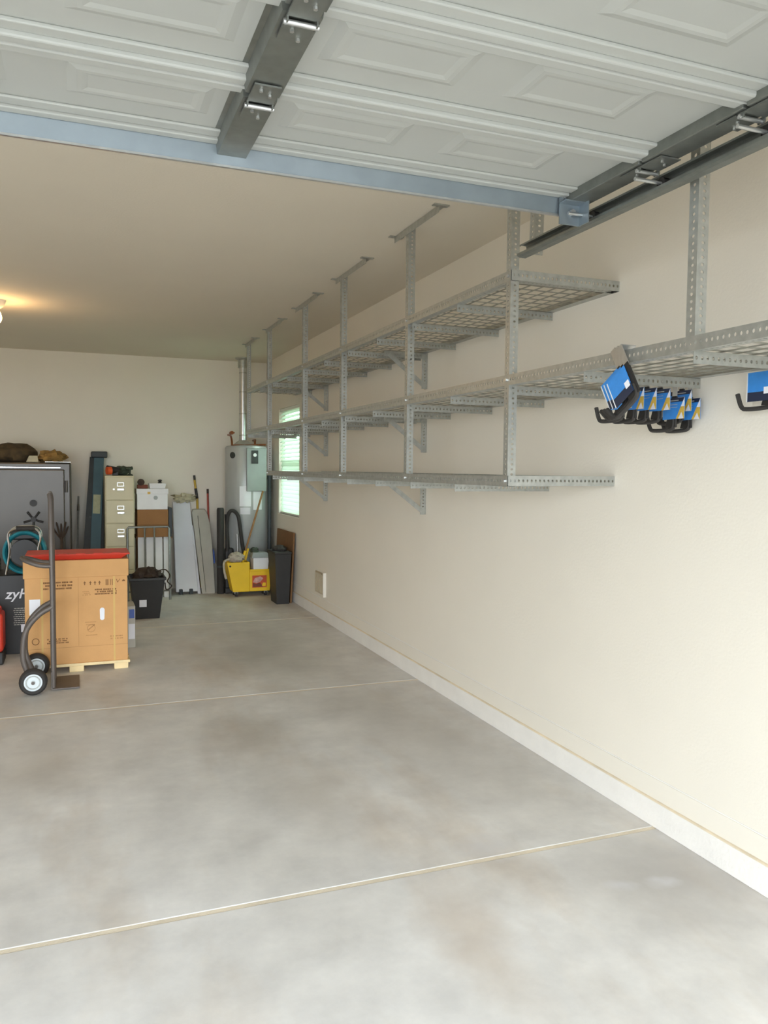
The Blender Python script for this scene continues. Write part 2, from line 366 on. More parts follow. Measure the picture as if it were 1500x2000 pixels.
# ------------------------------------------------------------------ garage door, open overhead
dr = thing('door_1', (0, 1.3, 2.33), kind='structure')
ZD = 2.335; XR = 1.575; XLd = -3.28; PITCHY = .378
seams = [1.885-PITCHY*k for k in range(5)]
bounds = [2.30]+seams+[0.0]
stiles = [.413-1.13*k for k in range(4)]
sections = []
for k in range(6):
    ya, yb = bounds[k+1], bounds[k]
    sec = MB().box((XLd, ya, ZD), (XR, yb-.003, ZD+.042)).build('door_section', 'door_white', dr, bevel=.003); sections.append(sec)
    # rolled meeting edges: step and ridge hanging below the face
    if k > 0:
        MB().box((XLd, yb-.072, ZD-.010), (XR-.03, yb-.036, ZD)).build('edge_step', 'door_white', sec, bevel=.003)
        MB().box((XLd, yb-.036, ZD-.022), (XR-.03, yb-.004, ZD)).build('edge_ridge', 'door_white', sec, bevel=.005)
    else:
        MB().box((XLd, 2.185, ZD-.008), (XR-.03, 2.225, ZD)).build('edge_step', 'door_white', sec, bevel=.003)
        MB().box((XLd, 2.232, ZD-.014), (XR-.03, 2.262, ZD)).build('edge_step', 'door_white', sec, bevel=.003)
    MB().box((XLd, ya, ZD-.022), (XR-.03, ya+.036, ZD)).build('edge_ridge', 'door_white', sec, bevel=.006)
    pa, pb = (ya+.07, 2.112) if k == 0 else (ya+.055, yb-.145)
    for xc in stiles+[1.543]:
        for xa in ((xc-.573, xc-1.037) if xc > 1.5 else (xc-.425, xc-.89)):
            a, c = xa, xa+.333
            if a < XLd: continue
            i1, i2 = .002, .022; p = MB()
            lo = [(a, pa, ZD), (c, pa, ZD), (c, pb, ZD), (a, pb, ZD)]
            hi = [(a+i2, pa+i2, ZD-.007), (c-i2, pa+i2, ZD-.007), (c-i2, pb-i2, ZD-.007), (a+i2, pb-i2, ZD-.007)]
            h2 = [(a+i2*1.5, pa+i2*1.5, ZD-.007), (c-i2*1.5, pa+i2*1.5, ZD-.007), (c-i2*1.5, pb-i2*1.5, ZD-.007), (a+i2*1.5, pb-i2*1.5, ZD-.007)]
            h3 = [(a+i2*2.1, pa+i2*2.1, ZD-.004), (c-i2*2.1, pa+i2*2.1, ZD-.004), (c-i2*2.1, pb-i2*2.1, ZD-.004), (a+i2*2.1, pb-i2*2.1, ZD-.004)]
            f = []
            for r_ in range(3):
                for j in range(4): f.append((r_*4+j, r_*4+(j+1) % 4, r_*4+4+(j+1) % 4, r_*4+4+j))
            p.add(lo+hi+h2+h3, f+[(12, 13, 14, 15)]); p.build('panel', 'door_white', sec)
    # middle stiles (hat channels) and end stile
    for xc in stiles:
        p = MB(); y0, y1 = ya+.01, (2.272 if k == 0 else yb-.012)
        prof = [(-.058, 0), (-.045, -.002), (-.040, -.034), (.040, -.034), (.045, -.002), (.058, 0), (.044, .001), (-.044, .001)]
        p.prism([(xc+q, y0, ZD+zq-.022*(abs(zq) > .01)*.2) for q, zq in prof], (0, y1-y0, 0))
        p.build('stile', 'galvanized_dark', sec)
    MB().box((XR-.075, ya+.005, ZD-.032), (XR+.003, yb-.006, ZD+.02)).build('end_stile', 'galvanized_dark', sec, bevel=.003)
# strut across the top section
p = MB(); prof = [(2.262, ZD), (2.268, ZD-.066), (2.276, ZD-.069), (2.276, ZD-.066), (2.272, ZD-.064), (2.270, ZD)]
p.prism([(XLd, y, z) for y, z in prof], (XR-.06-XLd, 0, 0)); p.build('strut', 'strut_steel', dr)
MB().box((XLd, 2.256, ZD-.006), (XR-.06, 2.270, ZD-.001)).build('strut_lip', 'zinc_bright', dr)
MB().box((XLd, 2.264, ZD-.070), (XR-.06, 2.274, ZD-.064)).build('strut_lip', 'zinc_bright', dr)
def hinge(xc, y, zf, wide=.062):
    h = MB()
    h.box((xc-wide/2, y-.075, zf-.004), (xc+wide/2, y+.012, zf)); h.box((xc-wide/2, y+.03, zf-.004), (xc+wide/2, y+.10, zf))
    h.box((xc-wide/2, y+.01, zf-.014), (xc-wide/2+.003, y+.034, zf)); h.box((xc+wide/2-.003, y+.01, zf-.014), (xc+wide/2, y+.034, zf))
    ho = h.build('hinge', 'galvanized_dark', dr, origin=(xc, y, zf))
    MB().cyl((xc-wide/2-.004, y+.022, zf-.010), (xc+wide/2+.004, y+.022, zf-.010), .0055, 12).build('hinge_pin', 'zinc_bright', ho, smooth=True)
    for (bx, by) in ((-.012, -.055), (.012, -.035), (-.01, .055), (.01, .085)):
        MB().cyl((xc+bx, y+by, zf-.010), (xc+bx, y+by, zf), .0045, 6).build('bolt', 'zinc_bright', ho)
for y in seams[:3]:
    for xc in stiles[:2]: hinge(xc, y, ZD-.042)
    hinge(XR-.03, y, ZD-.034, .07)
# roller hinges and top bracket on the right edge
p = MB(); p.box((1.478, 2.25, ZD-.10), (1.56, 2.256, ZD+.005)); p.box((1.478, 2.215, ZD-.036), (1.56, 2.256, ZD-.032)); p.box((1.552, 2.20, ZD-.10), (1.556, 2.26, ZD))
br = p.build('top_bracket', 'strut_steel', dr)
MB().cyl((1.52, 2.235, ZD-.062), (1.52, 2.25, ZD-.062), .010, 6).build('bolt', 'zinc_bright', br)
for bx in (1.49, 1.548): MB().cyl((bx, 2.24, ZD-.012), (bx, 2.252, ZD-.012), .007, 6).build('bolt', 'zinc_bright', br)
for y in [2.235]+[q+.02 for q in seams[:3]]:
    rl = MB().cyl((1.50, y, ZD-.068), (1.592, y, ZD-.068), .0055, 10).build('roller_stem', 'zinc_bright', dr, smooth=True)
    MB().cyl((1.592, y, ZD-.068), (1.612, y, ZD-.068), .017, 18).build('roller_wheel', 'black_plastic', rl, smooth=True)

# horizontal track beside the door
tk = thing('door_track', (1.6, 1.4, 2.27), 'long galvanized steel door track beside the raised garage door', 'track')
cz = ZD-.068
prof = [(1.590, cz+.018), (1.590, cz+.024), (1.617, cz+.024), (1.622, cz+.019), (1.622, cz-.019), (1.617, cz-.024), (1.590, cz-.024), (1.580, cz-.019), (1.580, cz-.010),
        (1.5825, cz-.010), (1.5825, cz-.018), (1.591, cz-.0215), (1.616, cz-.0215), (1.6195, cz-.018), (1.6195, cz+.018), (1.616, cz+.0215), (1.5925, cz+.0215), (1.5925, cz+.018)]
p = MB().prism([(x, .1, z) for x, z in prof], (0, 2.59, 0)); p.build('rail', 'galvanized_dark', tk)
# ------------------------------------------------------------------ perforated angle iron
def strip(mb, p0, xdir, ydir, length, width, pitch=.0205, hr=.0048, th=.0022, holes=True):
    X = Vector(xdir).normalized(); Y = Vector(ydir).normalized(); Z = X.cross(Y); P0 = Vector(p0)
    M = Matrix(((X.x, Y.x, Z.x, P0.x), (X.y, Y.y, Z.y, P0.y), (X.z, Y.z, Z.z, P0.z), (0, 0, 0, 1)))
    if not holes:
        mb.box((0, 0, 0), (length, width, th), M); return
    n = max(1, int(round(length/pitch))); dx = length/n; v = []; f = []
    for z in (0, th):
        for i in range(n):
            a, c = i*dx, (i+1)*dx; mx_, my = (a+c)/2, width/2
            v += [(a, 0, z), (mx_, 0, z), (c, 0, z), (c, my, z), (c, width, z), (mx_, width, z), (a, width, z), (a, my, z)]
            for ang in (225, 270, 315, 0, 45, 90, 135, 180):
                v.append((mx_+hr*math.cos(math.radians(ang)), my+hr*1.25*math.sin(math.radians(ang)), z))
    for i in range(n):
        k = i*16; m_ = n*16+k
        for j in range(8):
            q = (j+1) % 8
            f.append((k+j, k+8+j, k+8+q, k+q)); f.append((m_+j, m_+q, m_+8+q, m_+8+j)); f.append((k+8+j, m_+8+j, m_+8+q, k+8+q))
        f.append((k+0, k+1, m_+1, m_+0)); f.append((k+1, k+2, m_+2, m_+1)); f.append((k+4, k+5, m_+5, m_+4)); f.append((k+5, k+6, m_+6, m_+5))
    f.append((0, n*16, n*16+7, 7)); f.append((7, n*16+7, n*16+6, 6)); e = (n-1)*16
    f.append((e+2, e+3, n*16+e+3, n*16+e+2)); f.append((e+3, e+4, n*16+e+4, n*16+e+3))
    mb.add(v, f, M)
def angle(name, p0, p1, da, db, parent, w=.04, mat_='galvanized', holes=True, w2=None):
    p0 = Vector(p0); p1 = Vector(p1); ax = (p1-p0); ln = ax.length; mb = MB()
    strip(mb, p0, ax, da, ln, w, holes=holes); strip(mb, p0, ax, db, ln, w2 or w, holes=holes)
    return mb.build(name, mat_, parent, origin=p0)
angle('hanger', (1.625, 2.64, cz-.02), (1.66, 2.68, HC-.0045), (0, 1, 0), (1, 0, 0), tk, .036)
angle('hanger', (1.625, .62, cz-.03), (1.64, .62, HC), (0, 1, 0), (1, 0, 0), tk, .036)

# ------------------------------------------------------------------ wall and ceiling shelving
SX = 1.64
rk = thing('shelving_rack', (1.9, 5.0, 1.36), 'long galvanized three-tier shelving rack hung from the ceiling along the cream wall', 'shelf')
posts = [(1.80, 1.782), (2.835, 1.362), (3.898, 1.366), (5.021, 1.366), (5.972, 1.385), (7.184, 1.372), (8.114, 1.78)]
for y, zb in posts:
    angle('post', (SX, y, zb), (SX, y, HC), (0, 1, 0), (1, 0, 0), rk, .036, 'galvanized')
for ya, yb in ((1.42, 1.96), (2.46, 3.03), (3.525, 4.095), (4.56, 5.15), (5.60, 6.20), (6.67, 7.26), (7.75, 8.21)):
    s_ = angle('ceiling_strap', (SX-.003, ya, HC-.002), (SX-.003, yb, HC-.002), (0, 0, -1), (1, 0, 0), rk, .034, 'galvanized', holes=False)
    for ye in (ya, yb): MB().box((SX-.035, ye-.016, HC-.006), (SX+.045, ye+.016, HC-.001)).build('end_tab', 'galvanized', s_)
shelves = dict(upper=(2.195, 2.835, 8.16), mid=(1.777, .9, 8.16), lower=(1.366, 2.835, 7.23))
for nm, (zb, ya, yb) in shelves.items():
    cuts = [ya]+[y for y in (2.855, 5.04) if ya+.2 < y < yb]+[yb]
    for a, c in zip(cuts[:-1], cuts[1:]):
        angle('front_beam', (SX-.0024, a, zb), (SX-.0024, c, zb), (0, 0, 1), (1, 0, 0), rk, .04)
        angle('rear_beam', (XW-.001, a, zb), (XW-.001, c, zb), (0, 0, 1), (-1, 0, 0), rk, .04, holes=False)
    if nm != 'mid':
        angle('end_beam', (SX, ya-.002, zb), (XW-.001, ya-.002, zb), (0, 0, 1), (0, 1, 0), rk, .042)
    yy = ya+.5 if nm != 'mid' else 1.285
    ys = []
    while yy < yb-.1: ys.append(yy); yy += .527
    for y in ys:
        angle('cross_brace', (SX+.008, y, zb-.003), (XW-.003, y, zb-.003), (0, 0, -1), (0, 1, 0), rk, .034)
    if nm == 'mid': angle('cross_brace', (SX+.008, 8.13, zb-.003), (XW-.003, 8.13, zb-.003), (0, 0, -1), (0, 1, 0), rk, .034, holes=False)
    # wire decks, one per bay
    ends = [ya+.01]+[y for y in (2.855, 3.92, 5.04, 5.99, 7.2) if ya+.3 < y < yb-.2]+[yb]
    for a, c in zip(ends[:-1], ends[1:]):
        mb = MB(); r = .0022; zz = zb+.007
        nx = 8; ny = max(2, int((c-a)/.075))
        for i in range(nx+1):
            x = SX+.012+(XW-SX-.024)*i/nx; mb.box((x-r, a+.004, zz-r), (x+r, c-.004, zz+r))
        for i in range(ny+1):
            y = a+.006+(c-a-.012)*i/ny; mb.box((SX+.006, y-r, zz+r), (XW-.006, y+r, zz+3*r))
        mb.build('wire_deck', 'wire', rk)
for zb in (2.195, 1.777, 1.366):
    for y in (4.81, 7.02):
        angle('wall_bracket', (XW-.002, y, zb-.235), (XW-.002, y, zb-.002), (-1, 0, 0), (0, 1, 0), rk, .04)
        angle('bracket_arm', (1.86, y+.003, zb-.004), (XW-.003, y+.003, zb-.004), (0, 0, -1), (0, 1, 0), rk, .034)
        MB().beam((1.885, y-.003, zb-.02), (XW-.012, y-.003, zb-.225), .003, .03, (0, 1, 0)).build('bracket_brace', 'galvanized', rk)
for y, zb in posts[1:6]:
    for zs in (2.195, 1.777, 1.366):
        MB().cyl((SX-.009, y+.02, zs+.02), (SX+.004, y+.02, zs+.02), .007, 6).build('bolt', 'zinc_bright', rk)

# ------------------------------------------------------------------ packaged hooks
def hook_thing(back=False, sy0=0.0, top=.030, lip=.034, over=True):
    # local frame: strap (centred on y = sy0) going down -z, hook reaching along +y, card plane y-z
    t = thing('utility_hook', (0, 0, 0)); a, c = sy0-.012, sy0+.012
    p = MB(); p.box((-.002, a, -.05), (.0005, c, top))
    if over: p.box((-.002, a, top), (lip, c, top+.0025))          # tab lying on top of its support
    else: p.box((.0005, a, top-.0025), (lip, c, top))             # tab tucked under the brace flange
    p.build('strap', 'zinc_bright', t)
    p = MB().prism([(-.005, sy0-.012, -.035), (-.005, sy0-.012, -.15), (-.005, sy0+.045, -.15), (-.005, sy0+.012, -.05), (-.005, sy0+.012, -.035)], (.008, 0, 0)); p.build('shank', 'black_steel', t, bevel=.002)
    pts = smooth_path([(-.001, sy0+y, z) for y, z in ((0, -.115), (.002, -.145), (.022, -.157), (.105, -.158), (.130, -.148), (.148, -.105))], 6)
    MB().tube(pts, .0075, 8).build('hook_arm', 'black_rubber', t, smooth=True)
    x = -.0097; y0, y1, z0, z1 = -.016, .096, -.120, -.044
    if back:
        y0, y1, z0, z1 = .004, .100, -.135, -.040
        cd_ = MB().box((-.0095, y0, z0), (-.0075, y1, z1)).build('card', 'blue_card', t)
        MB().box((x, y0, z0-.0004), (-.0073, y1, z0+.030)).build('card_base_strip', 'navy_card', cd_)
        MB().box((x-.0003, y0+.004, z0+.022), (-.0074, y0+.026, z0+.044)).build('card_patch', 'white_paper', cd_)
        MB().box((-.0099, y1-.003, z0), (-.0071, y1+.0012, z1)).build('card_edge', 'white_plastic', cd_)
        return t
    cd_ = MB().box((-.0095, y0, z0), (-.0075, y1, z1)).build('card', 'blue_card', t)
    MB().box((x, y0, z1-.014), (-.0073, y1, z1+.0004)).build('card_header', 'navy_card', cd_)
    MB().prism([(x-.0002, y0, z0), (x-.0002, y0+.042, z0), (x-.0002, y0+.018, z0+.044), (x-.0002, y0, z0+.044)], (.0006, 0, 0)).build('card_photo', 'yellow_print', cd_)
    MB().prism([(x-.0002, y0, z0+.0442), (x-.0002, y0+.0178, z0+.0442), (x-.0002, y0, z1)], (.0006, 0, 0)).build('card_photo', 'white_paper', cd_)
    MB().prism([(x-.0005, y0+.003, z0+.0005), (x-.0005, y0+.030, z0+.0005), (x-.0005, y0+.014, z0+.024)], (.0006, 0, 0)).build('card_photo', 'lavender_white', cd_)
    p = MB()
    p.box((x-.0003, y0+.03, z1-.010), (x+.0002, y1-.012, z1-.007))
    for i in range(2): p.box((x-.0003, y0+.036, z1-.024-.010*i), (x+.0002, y1-.012, z1-.0225-.010*i))
    p.build('card_lines', 'grey_board', cd_)
    return t
GH = 'carded hooks hung on the middle shelf cross brace'
ORD = ['first', 'second', 'third', 'fourth', 'fifth', 'sixth', 'seventh']
lab = 'black hook with blue card under the middle shelf brace, %s from the wall'
BRY, BRZ = 2.339, 1.774          # the cross brace: back of its upright flange, underside of its flat flange
hk = hook_thing(False, .0445, .0025, .018, False); hl = hook_thing(False, .0445, .0310, .018, False)
spots = [(1.825, 0, .02), (1.878, 0, -.02), (1.932, 0, .01), (1.992, 0, .03), (2.058, 1, .0), (2.090, 0, -.02), (2.130, 1, .02)]
used = set()
for i, (x, low, a) in enumerate(spots):
    src = hl if low else hk
    o = copy_tree(src) if low in used else src; used.add(low)
    o.location = (x, BRY-.031, BRZ-.002-(.0285 if low else 0)); o.rotation_euler = (0, 0, a); tag(o, lab % ORD[6-i], 'hook', GH)
hb = hook_thing(True, 0, .030, .056)
lab2 = ['slanted carded hook on the middle shelf front beam, mostly hidden behind two others', 'middle one of three slanted carded hooks on the middle shelf front beam', 'slanted carded hook on the middle shelf front beam, overlapping two others']
for i, (dy, dx, dz) in enumerate(((.022, 0, -.0025), (-.016, -.0165, -.003), (-.054, -.033, -.0035))):
    o = hb if i == 0 else copy_tree(hb); o.location = (SX-.003+dx, 2.128+dy, 1.800+dz)
    o.rotation_euler = (math.radians(-32), 0, 0); tag(o, lab2[i], 'hook', 'carded hooks slung over the middle shelf front beam')
o = hook_thing(True, 0, -.0138, .056); o.location = (2.097, 1.945, 1.800)    # its tab lies on the deck wires
tag(o, 'single carded hook hanging alone by the wall, past the row of hooks', 'hook')

# ------------------------------------------------------------------ cardboard carton on its pallet
BX0, BX1, BY0, BY1, BZ0, BZ1 = -.337, .328, 5.85, 6.20, .062, .782
cb = thing('cardboard_carton', (0, 6.1, BZ0), 'large tan cardboard carton with dark print standing on a small pallet', 'carton')
MB().box((BX0, BY0, BZ0), (BX1, BY1, .665)).build('body', 'cardboard', cb, bevel=.004)
MB().box((BX0-.008, BY0-.008, .662), (BX1+.008, BY1+.008, BZ1)).build('lid', 'cardboard', cb, bevel=.004)
yf = BY0-.0008
def ink(name, rects, m_='box_ink'):
    p = MB()
    for a, c, d, e in rects: p.box((a, yf, c), (d, BY0+.001, e))
    return p.build(name, m_, cb)
def words(x0, x1, z0, z1, rows, seed, fill=.8):
    rr = random.Random(seed); out = []; rh = (z1-z0)/rows
    for i in range(rows):
        x = x0+rr.random()*.02*(i % 2)
        while x < x1-.006:
            wd = rr.uniform(.004, .011); zc = z1-rh*(i+.5); hh = rh*.5*fill*rr.uniform(.75, 1)
            out.append((x, zc-hh*.9, min(x+wd, x1), zc+hh*.9)); x += wd+(.0016 if rr.random() < .8 else .008)
    return out
def px2(x, z): return x, z
ink('printing', words(-.22, -.035, .578, .640, 3, 1, .72)); ink('printing', words(.11, .255, .532, .578, 3, 2, .85))
ink('printing', words(.03, .085, .530, .565, 3, 3, .5), 'box_ink_faint'); ink('printing', words(-.20, -.06, .205, .245, 3, 4, .75))
ink('printing', words(.21, .30, .210, .245, 2, 5, .6), 'box_ink_faint')
# handling symbols in a row: arrows, cup, umbrella, bars
p = MB()
def tri(mb, x, z, w, h): mb.prism([(x-w/2, yf, z), (x+w/2, yf, z), (x, yf, z+h)], (0, .0015, 0))
for x in (.045, .082, .112, .142):
    tri(p, x, .618, .018, .014); p.box((x-.003, yf, .604), (x+.003, BY0+.001, .618))
for x in (.185, .192, .199, .214, .226): p.box((x-.0022, yf, .598), (x+.0022, BY0+.001, .640))
p.prism([(.252, yf, .640), (.256, yf, .640), (.264, yf, .616), (.260, yf, .616)], (0, .0015, 0)); p.prism([(.276, yf, .640), (.280, yf, .640), (.264, yf, .616), (.260, yf, .616)], (0, .0015, 0))
p.prism([(.290, yf, .622), (.314, yf, .622), (.309, yf, .632), (.302, yf, .636), (.295, yf, .632)], (0, .0015, 0))
p.build('handling_symbol', 'box_ink', cb)
# round mark and a faint outline drawing
p = MB()
def ring(mb, cx, cz_, r0, r1, n=24):
    for i in range(n):
        a, c = 2*math.pi*i/n, 2*math.pi*(i+1)/n
        mb.prism([(cx+r0*math.cos(a), yf, cz_+r0*math.sin(a)), (cx+r1*math.cos(a), yf, cz_+r1*math.sin(a)), (cx+r1*math.cos(c), yf, cz_+r1*math.sin(c)), (cx+r0*math.cos(c), yf, cz_+r0*math.sin(c))], (0, .0015, 0))
ring(p, -.272, .229, .019, .024); p.build('round_mark', 'box_ink', cb)
p = MB(); p.box((.045, yf, .342), (.118, BY0+.001, .346)); p.box((.05, yf, .325), (.11, BY0+.001, .328)); ring(p, .085, .300, .024, .027); p.box((.05, yf, .250), (.125, BY0+.001, .254))
p.prism([(.06, yf, .29), (.064, yf, .285), (.11, yf, .322), (.106, yf, .327)], (0, .0015, 0)); p.build('faint_drawing', 'box_ink_faint', cb)
MB().box((-.309, BY0-.0015, .412), (-.240, BY0, .520)).build('label_sheet', 'white_paper', cb, bevel=.0004)
p = MB(); n = 14
p.prism([(.158+.016*math.cos(2*math.pi*i/n), BY0-.002, .398+(.028 if math.sin(2*math.pi*i/n) >= 0 else -.028)+.016*math.sin(2*math.pi*i/n)) for i in range(n)], (0, .0025, 0)); p.build('oval_sticker', 'white_paper', cb)
for z in (.205-.03,): MB().box((BX0-.001, BY0-.0006, z), (BX1+.001, BY0+.001, z+.002)).build('fold_line', 'box_ink_faint', cb)
MB().box((.002, BY0-.0006, .18), (.004, BY0+.001, .66)).build('fold_line', 'box_ink_faint', cb)
for x in (-.235, .232): MB().box((x, BY0-.0012, BZ0), (x+.012, BY0-.0002, .66)).build('strap', 'carton_strap', cb)
pl = thing('pallet', (0, 6.1, 0), 'small pale pine pallet under the tan carton', 'pallet')
for i in range(3):
    y = BY0-.012+i*(BY1-BY0-.08)/2; MB().box((BX0-.012, y, .042), (BX1+.014, y+.10, .062)).build('deck_board', 'pine', pl, bevel=.003)
for x in (-.30, -.06, .235):
    for y in (BY0+.0, BY1-.12): MB().box((x, y, 0), (x+.095, y+.10, .042)).build('foot_block', 'pine', pl, bevel=.003)
# red lid lying on the carton
rl = thing('tote_lid', (0, 6.12, BZ1), 'bright red plastic tote lid lying flat on the tan carton', 'lid')
p = MB(); a, c, d, e = -.325, 5.846, .338, 6.19
p.hexa([(a+.03, c+.025, BZ1), (d-.05, c+.025, BZ1), (d-.05, e-.03, BZ1), (a+.03, e-.03, BZ1)], [(a, c, BZ1+.034), (d, c, BZ1+.034), (d, e, BZ1+.034), (a, e, BZ1+.034)])
p.build('skirt', 'red_plastic', rl, bevel=.008, seg=3)
MB().box((a-.008, c-.006, BZ1+.032), (d+.008, e+.006, BZ1+.042)).build('rim', 'red_plastic', rl, bevel=.005, seg=3)
for i in range(5): MB().box((-.24+i*.115, c+.004, BZ1+.041), (-.18+i*.115, c+.022, BZ1+.046)).build('rib', 'red_plastic', rl, bevel=.002)

# ------------------------------------------------------------------ hand truck
ht = thing('hand_truck', (-.2, 5.55, 0), 'dark grey steel hand truck with two white-hubbed wheels beside the carton', 'hand truck')
RX, RN, RF = -.152, 5.42, 5.66
for y in (RN, RF):
    MB().tube([(RX, y, .015), (RX, y, .62), (RX-.004, y, 1.215), (RX-.010, y+(.03 if y == RN else -.03), 1.25)], .0145, 12).build('rail', 'truck_grey', ht, smooth=True)
    s_ = MB().tube(smooth_path([(RX, y, .535), (RX-.07, y, .495), (RX-.135, y, .425), (RX-.168, y, .34), (RX-.172, y, .20), (RX-.135, y, .09)], 6), .0165, 10).build('wheel_brace', 'truck_grey', ht, smooth=True)
MB().tube([(RX-.010, RN+.03, 1.25), (RX-.010, RF-.03, 1.25)], .0145, 12).build('top_bar', 'truck_grey', ht, smooth=True)
for z in (.20, .52, .95): MB().beam((RX+.004, RN, z), (RX+.004, RF, z), .03, .006, (0, 0, 1)).build('cross_bar', 'truck_grey', ht)
MB().tube(smooth_path([(RX, RN, .795), (RX-.07, RN, .800), (RX-.15, RN+.03, .828), (RX-.18, (RN+RF)/2, .84), (RX-.15, RF-.03, .828), (RX-.07, RF, .80), (RX, RF, .795)], 5), .0135, 10).build('grip_loop', 'truck_grey', ht, smooth=True)
p = MB(); p.box((RX-.01, 5.40, .004), (.005, 5.72, .012)); p.box((RX-.012, 5.40, .004), (RX-.004, 5.72, .12)); p.build('toe_plate', 'truck_grey', ht, bevel=.002)
MB().cyl((-.265, 5.30, .083), (-.265, 5.82, .083), .010, 12).build('axle', 'truck_grey', ht, smooth=True)
def wheel(y0, y1):
    yc = (y0+y1)/2; c = Vector((-.265, yc, .083)); p = MB(); R = .083; k = 28
    prof = [(.054, -.5), (.070, -.5), (.080, -.36), (R, -.15), (R, .15), (.080, .36), (.070, .5), (.054, .5)]
    for r, t in prof:
        for j in range(k):
            an = 2*math.pi*j/k; p.v.append((c.x+r*math.cos(an), c.y+t*(y1-y0), c.z+r*math.sin(an)))
    n = len(prof)
    for i in range(n):
        for j in range(k): p.f.append((i*k+j, i*k+(j+1) % k, ((i+1) % n)*k+(j+1) % k, ((i+1) % n)*k+j))
    t = p.build('tyre', 'black_rubber', ht, smooth=True)
    h = MB().cyl((c.x, y0+.004, c.z), (c.x, y1-.004, c.z), .0555, 28); ho = h.build('hub', 'wheel_hub', t, bevel=.003)
    q = MB()
    k0 = len(q.v); q.tube([(c.x+.040*math.cos(2*math.pi*j/20), y0+.003, c.z+.040*math.sin(2*math.pi*j/20)) for j in range(20)], .004, 6, closed=True)
    q.cyl((c.x, y0-.006, c.z), (c.x, y0+.006, c.z), .013, 14); q.build('hub_cap', 'galvanized', t, smooth=True)
wheel(5.31, 5.375); wheel(5.745, 5.81)

# ------------------------------------------------------------------ things beside the carton, left
kb = thing('black_carton', (-.6, 6.75, 0), 'tall black carton with white script lettering behind the hand truck', 'carton')
MB().box((-.98, 6.56, 0), (-.28, 6.98, .60)).build('body', 'black_plastic', kb, bevel=.003)
M = Matrix.Translation((-.512, 6.5592, .425)) @ Matrix.Rotation(math.pi/2, 4, 'X')
text_mesh('zyH', .105, M, .0006, .25).build('lettering', 'white_paper', kb)
p = MB(); rr = random.Random(5)
for i in range(9):
    z = .345-i*.0155; x = -.452+rr.uniform(-.005, .005)
    while x < -.36:
        wd = rr.uniform(.008, .02); p.box((x, 6.5588, z), (x+wd, 6.5605, z+.006)); x += wd+.004
p.build('small_print', 'grey_board', kb)
MB().box((-.405, 6.5585, .165), (-.345, 6.5605, .225)).build('sticker', 'white_paper', kb)
rc = thing('red_can', (-.57, 6.3, 0), 'red plastic fuel can standing on the floor by the black carton', 'fuel can')
MB().box((-.68, 6.22, .09), (-.502, 6.44, .37)).build('body', 'red_plastic', rc, bevel=.025, seg=3)
MB().box((-.68, 6.22, 0), (-.502, 6.44, .09)).build('foot', 'black_plastic', rc, bevel=.01)
MB().box((-.66, 6.26, .37), (-.52, 6.40, .40)).build('cap_plate', 'red_plastic', rc, bevel=.008)
MB().tube(smooth_path([(-.65, 6.33, .395), (-.62, 6.33, .44), (-.56, 6.33, .44), (-.53, 6.33, .395)], 5), .012, 8).build('handle', 'red_plastic', rc, smooth=True)
kb2 = thing('black_tool_case', (-.76, 6.75, .60), 'black plastic tool case lying on the black carton beside the hose reel', 'case')
MB().box((-.96, 6.60, .60), (-.565, 6.96, .70)).build('body', 'black_plastic', kb2, bevel=.012, seg=3)
MB().box((-.80, 6.585, .63), (-.7, 6.60, .66)).build('latch', 'black_steel', kb2, bevel=.004)
hr = thing('hose_reel', (-.38, 6.55, .60), 'portable chrome-framed reel wound with teal hose on the black carton', 'hose reel')
RC = Vector((-.375, 6.68, .768))
for i in range(7):
    r = .155-.006*(i % 3); y = 6.60+.022*i; n = 30
    MB().tube([(RC.x+r*math.cos(2*math.pi*j/n)*.93, y+.004*math.sin(4*math.pi*j/n), RC.z+r*math.sin(2*math.pi*j/n)) for j in range(n)], .0115, 8, closed=True).build('hose_coil', 'teal_hose', hr, smooth=True)
MB().tube([(RC.x, 6.58, RC.z), (RC.x, 6.78, RC.z)], .10, 20).build('drum', 'black_plastic', hr, smooth=True)
for y in (6.575, 6.785):
    MB().tube(smooth_path([(-.505, y, .608), (-.478, y, .78), (-.487, y, .90), (-.455, y, .945), (-.38, y, .958), (-.29, y, .945), (-.262, y, .88), (-.28, y, .78), (-.26, y, .608)], 5), .008, 8).build('frame_loop', 'chrome', hr, smooth=True)
MB().tube([(-.43, 6.575, .955), (-.30, 6.575, .955)], .018, 10).build('grip', 'black_rubber', hr, smooth=True)
MB().box((-.47, 6.66, .86), (-.27, 6.72, .935)).build('top_housing', 'black_plastic', hr, bevel=.012)
# small box tucked behind the carton, right
sb = thing('grey_carton', (.37, 6.55, 0), 'narrow grey carton with blue and white labels peeking from behind the tan carton', 'carton')
MB().box((.20, 6.50, 0), (.422, 6.75, .33)).build('body', 'grey_board', sb, bevel=.003)
MB().box((.375, 6.4985, .235), (.415, 6.5002, .305)).build('label_patch', 'blue_mark', sb)
MB().box((.370, 6.4985, .07), (.418, 6.5002, .19)).build('label_patch', 'white_paper', sb)

